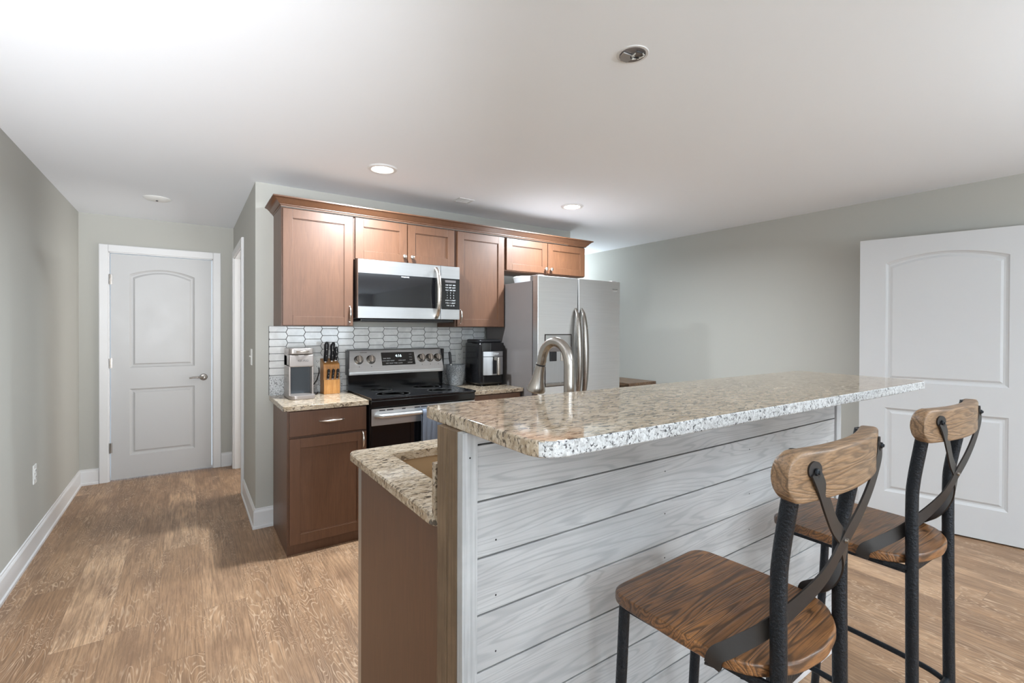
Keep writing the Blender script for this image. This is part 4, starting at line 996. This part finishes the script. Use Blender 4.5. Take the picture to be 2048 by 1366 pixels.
# ================================================================== SIDE TABLE BEYOND THE REFRIGERATOR
t = thing('side_table', (3.95, 3.49, 0), 'brown plank-topped table by the right wall beyond the refrigerator', 'table')
m = MB()
for k in range(3): m.box(3.93+k*0.15, 3.93+k*0.15+0.147, 3.49, 4.60, 0.762, 0.795, 0.003)
m.build('tabletop', 'table_wood', t)
m = MB(); m.box(3.955, 4.355, 3.515, 4.575, 0.69, 0.762, 0.002); m.build('apron', 'table_wood', t)
for x in (3.96, 4.31):
    for y in (3.52, 4.53): m = MB(); m.box(x, x+0.045, y, y+0.045, 0, 0.70, 0.002); m.build('leg', 'table_wood', t)

# ================================================================== BAR STOOLS (local: +y faces the bar)
def bez(pts, n):
    """Catmull-Rom through points"""
    P = [Vector(p) for p in pts]; P = [2*P[0]-P[1]]+P+[2*P[-1]-P[-2]]; out = []
    for i in range(1, len(P)-2):
        for k in range(n):
            t = k/n; a, b, c, d = P[i-1:i+3]
            out.append(0.5*((2*b)+(-a+c)*t+(2*a-5*b+4*c-d)*t*t+(-a+3*b-3*c+d)*t**3))
    out.append(P[-2]); return out
def make_stool(label):
    t = thing('bar_stool', (0, 0, 0), label, 'bar stool', 'bar stools at the island')
    ZS = 0.757
    out = []
    f = [(-0.185, 0.186), (0.185, 0.186), (0.190, 0.080), (0.192, 0.0), (0.190, -0.09), (0.165, -0.150), (0.09, -0.195), (0.0, -0.208), (-0.09, -0.195), (-0.165, -0.150), (-0.190, -0.09), (-0.192, 0.0), (-0.190, 0.080)]
    pts = rpoly(f, [0.050, 0.050, 0.02, 0.03, 0.03, 0.03, 0.03, 0.03, 0.03, 0.03, 0.03, 0.03, 0.03], 6)
    m = MB(); m.prism(pts, ZS-0.026, ZS, 0.006, 3); m.build('seat', 'seat', t)
    RL = 0.0130
    for s in (-1, 1):
        MB().tube(bez([(s*0.155, 0.160, ZS-0.026), (s*0.157, 0.171, 0.50), (s*0.162, 0.190, 0.20), (s*0.166, 0.205, 0.006)], 5), RL, 18).build('leg', 'iron', t)
        lg = MB().tube(bez([(s*0.150, -0.190, 0.006), (s*0.144, -0.185, 0.30), (s*0.141, -0.181, 0.70), (s*0.141, -0.180, 0.895), (s*0.1425, -0.184, 0.965), (s*0.1475, -0.199, 1.06), (s*0.153, -0.214, 1.150), (s*0.1535, -0.216, 1.162)], 5), [RL+0.0015]*36, 18).build('leg', 'iron', t)
        MB().tube(bez([(s*0.158, 0.178, 0.315), (s*0.160, 0.12, 0.315), (s*0.160, 0.0, 0.313), (s*0.155, -0.12, 0.310), (s*0.149, -0.172, 0.300), (s*0.146, -0.182, 0.285)], 5), 0.0085, 12).build('stretcher', 'iron', t)
    MB().tube([(-0.160, 0.184, 0.29), (0.160, 0.184, 0.29)], 0.0095, 12).build('footrest', 'iron', t)
    MB().tube([(-0.146, -0.184, 0.315), (0.146, -0.184, 0.315)], 0.0085, 12).build('stretcher', 'iron', t)
    # frame under the seat
    m = MB(); m.ribbon([(-0.160, 0.165, ZS-0.036), (-0.150, -0.170, ZS-0.036)], [(0, 0, 1)]*2, 0.020, 0.006); m.ribbon([(0.160, 0.165, ZS-0.036), (0.150, -0.170, ZS-0.036)], [(0, 0, 1)]*2, 0.020, 0.006)
    m.ribbon([(-0.158, 0.160, ZS-0.036), (0.158, 0.160, ZS-0.036)], [(0, 0, 1)]*2, 0.020, 0.006); m.ribbon([(-0.146, -0.178, ZS-0.036), (0.146, -0.178, ZS-0.036)], [(0, 0, 1)]*2, 0.024, 0.006); m.build('seat_frame', 'iron', t)
    for s in (-1, 1): m = MB(); m.ribbon([(s*0.150, -0.175, ZS-0.030), (s*0.168, -0.125, ZS-0.030)], [(0, 0, 1)]*2, 0.012, 0.004); m.build('seat_bracket', 'iron', t)
    # curved top rail, rounded corners
    m = MB(); bm = m.bm; Rg = []; NS = 16
    zlo, zhi = 1.080, 1.167
    us = [-1+0.16*(1-math.cos(PI/2*i/7)) for i in range(8)]+[-0.84+1.68*i/16 for i in range(1, 16)]+[1-0.16*(1-math.cos(PI/2*i/7)) for i in range(7, -1, -1)]
    for a in us:
        x = 0.214*a; yo = -0.260+0.034*a*a; th = 0.034
        e = max(0, abs(a)-0.84)/0.16; dz = 0.034*(1-math.sqrt(max(0, 1-e*e)))
        tx, ty = 0.214, 0.068*a; L_ = math.hypot(tx, ty); nx, ny = -ty/L_, tx/L_
        R_ = []
        h2 = (zhi-zlo)/2-dz; zc_ = (zhi+zlo)/2; rc = 0.008
        for (qx, qz, a0) in ((rc, -h2+rc, 180), (th-rc, -h2+rc, 270), (th-rc, h2-rc, 0), (rc, h2-rc, 90)):
            for k in range(4):
                t_ = math.radians(a0+30*k); o_, z_ = qx+rc*math.cos(t_), qz+rc*math.sin(t_)
                R_.append(bm.verts.new((x+nx*o_, yo+ny*o_, zc_+z_)))
        Rg.append(R_)
    for A, B in zip(Rg, Rg[1:]):
        for k in range(NS): bm.faces.new((A[k], A[(k+1) % NS], B[(k+1) % NS], B[k]))
    bm.faces.new(Rg[0][::-1]); bm.faces.new(Rg[-1]); bmesh.ops.recalc_face_normals(bm, faces=bm.faces)
    m.build('top_rail', 'rail', t)
    for s in (-1, 1):
        q = 0.0035 if s > 0 else -0.0005
        C = bez([(s*0.158, -0.2440, 1.136), (s*0.142, -0.2468, 1.110), (s*0.106, -0.2450, 1.062), (s*0.056, -0.238-q, 1.017), (0.0, -0.232-q, 0.975), (-s*0.050, -0.219-q*0.5, 0.917), (-s*0.098, -0.190, 0.862), (-s*0.140, -0.152, 0.812), (-s*0.180, -0.112, 0.775), (-s*0.1945, -0.092, 0.757), (-s*0.1955, -0.084, 0.732)], 6)
        S = []
        nC = len(C)
        for i, p in enumerate(C):
            u = i/(nC-1)
            d = (C[min(i+1, nC-1)]-C[max(i-1, 0)]).normalized()
            nrm = Vector((0, -1, 0)).lerp(Vector((-s*0.8, -0.25, 0.55)), max(0, (u-0.45)/0.55)).normalized()
            S.append(d.cross(nrm))
        sp_ = MB().ribbon(C, S, 0.030, 0.0035).build('cross_strap', 'strap', t)
        MB().lathe([(0.0, 0.0), (0.0152, 0.0), (0.0152, 0.0035), (0.0, 0.0035)], (s*0.1575, -0.2422, 1.1365), 24, Matrix.Rotation(s*0.30, 4, 'Z') @ Matrix.Rotation(PI/2, 4, 'X')).build('strap_end', 'strap', sp_)
        b_ = MB().lathe([(0.0, 0.0), (0.0065, 0.0), (0.0060, 0.003), (0.0035, 0.004), (0.003, 0.006), (0.0, 0.0062)], (s*0.158, -0.2465, 1.134), 12, Matrix.Rotation(PI/2, 4, 'X')).build('bolt', 'iron', sp_)
        MB().ribbon([(-s*0.1945, -0.085, 0.7305), (-s*0.150, -0.070, 0.7280)], [(0, 1, 0)]*2, 0.030, 0.0035).build('strap_foot', 'strap', sp_)
    MB().lathe([(0.0, 0.0), (0.0055, 0.0), (0.0045, 0.004), (0.0, 0.005)], (0, -0.2375, 0.975), 12, Matrix.Rotation(PI/2, 4, 'X')).build('rivet', 'nickel_dark', t)
    for s in (-1, 1): MB().lathe([(0.0, 0.0), (0.0165, 0.0), (0.0165, 0.010), (0.0, 0.010)], (s*0.166 if False else s*0.150, -0.190, 0.0), 16).build('foot_cap', 'black', t)
    return t
st1 = make_stool('nearer wood and dark metal bar stool, its seat edge at the picture bottom')
st1.location = (1.015, 0.614, 0); st1.rotation_euler = (0, 0, 0.036)
def copy_tree(o, parent=None):
    c = o.copy(); COL.objects.link(c)
    if parent is not None: c.parent = parent; c.matrix_parent_inverse = o.matrix_parent_inverse.copy()
    for ch in [x for x in bpy.data.objects if x.parent == o]: copy_tree(ch, c)
    return c
st2 = copy_tree(st1); st2['label'] = 'farther wood and dark metal bar stool, in front of the open white door'
st2.location = (1.771, 0.617, 0); st2.rotation_euler = (0, 0, -0.035)

for o in bpy.data.objects:
    if '_o' in o: del o['_o']
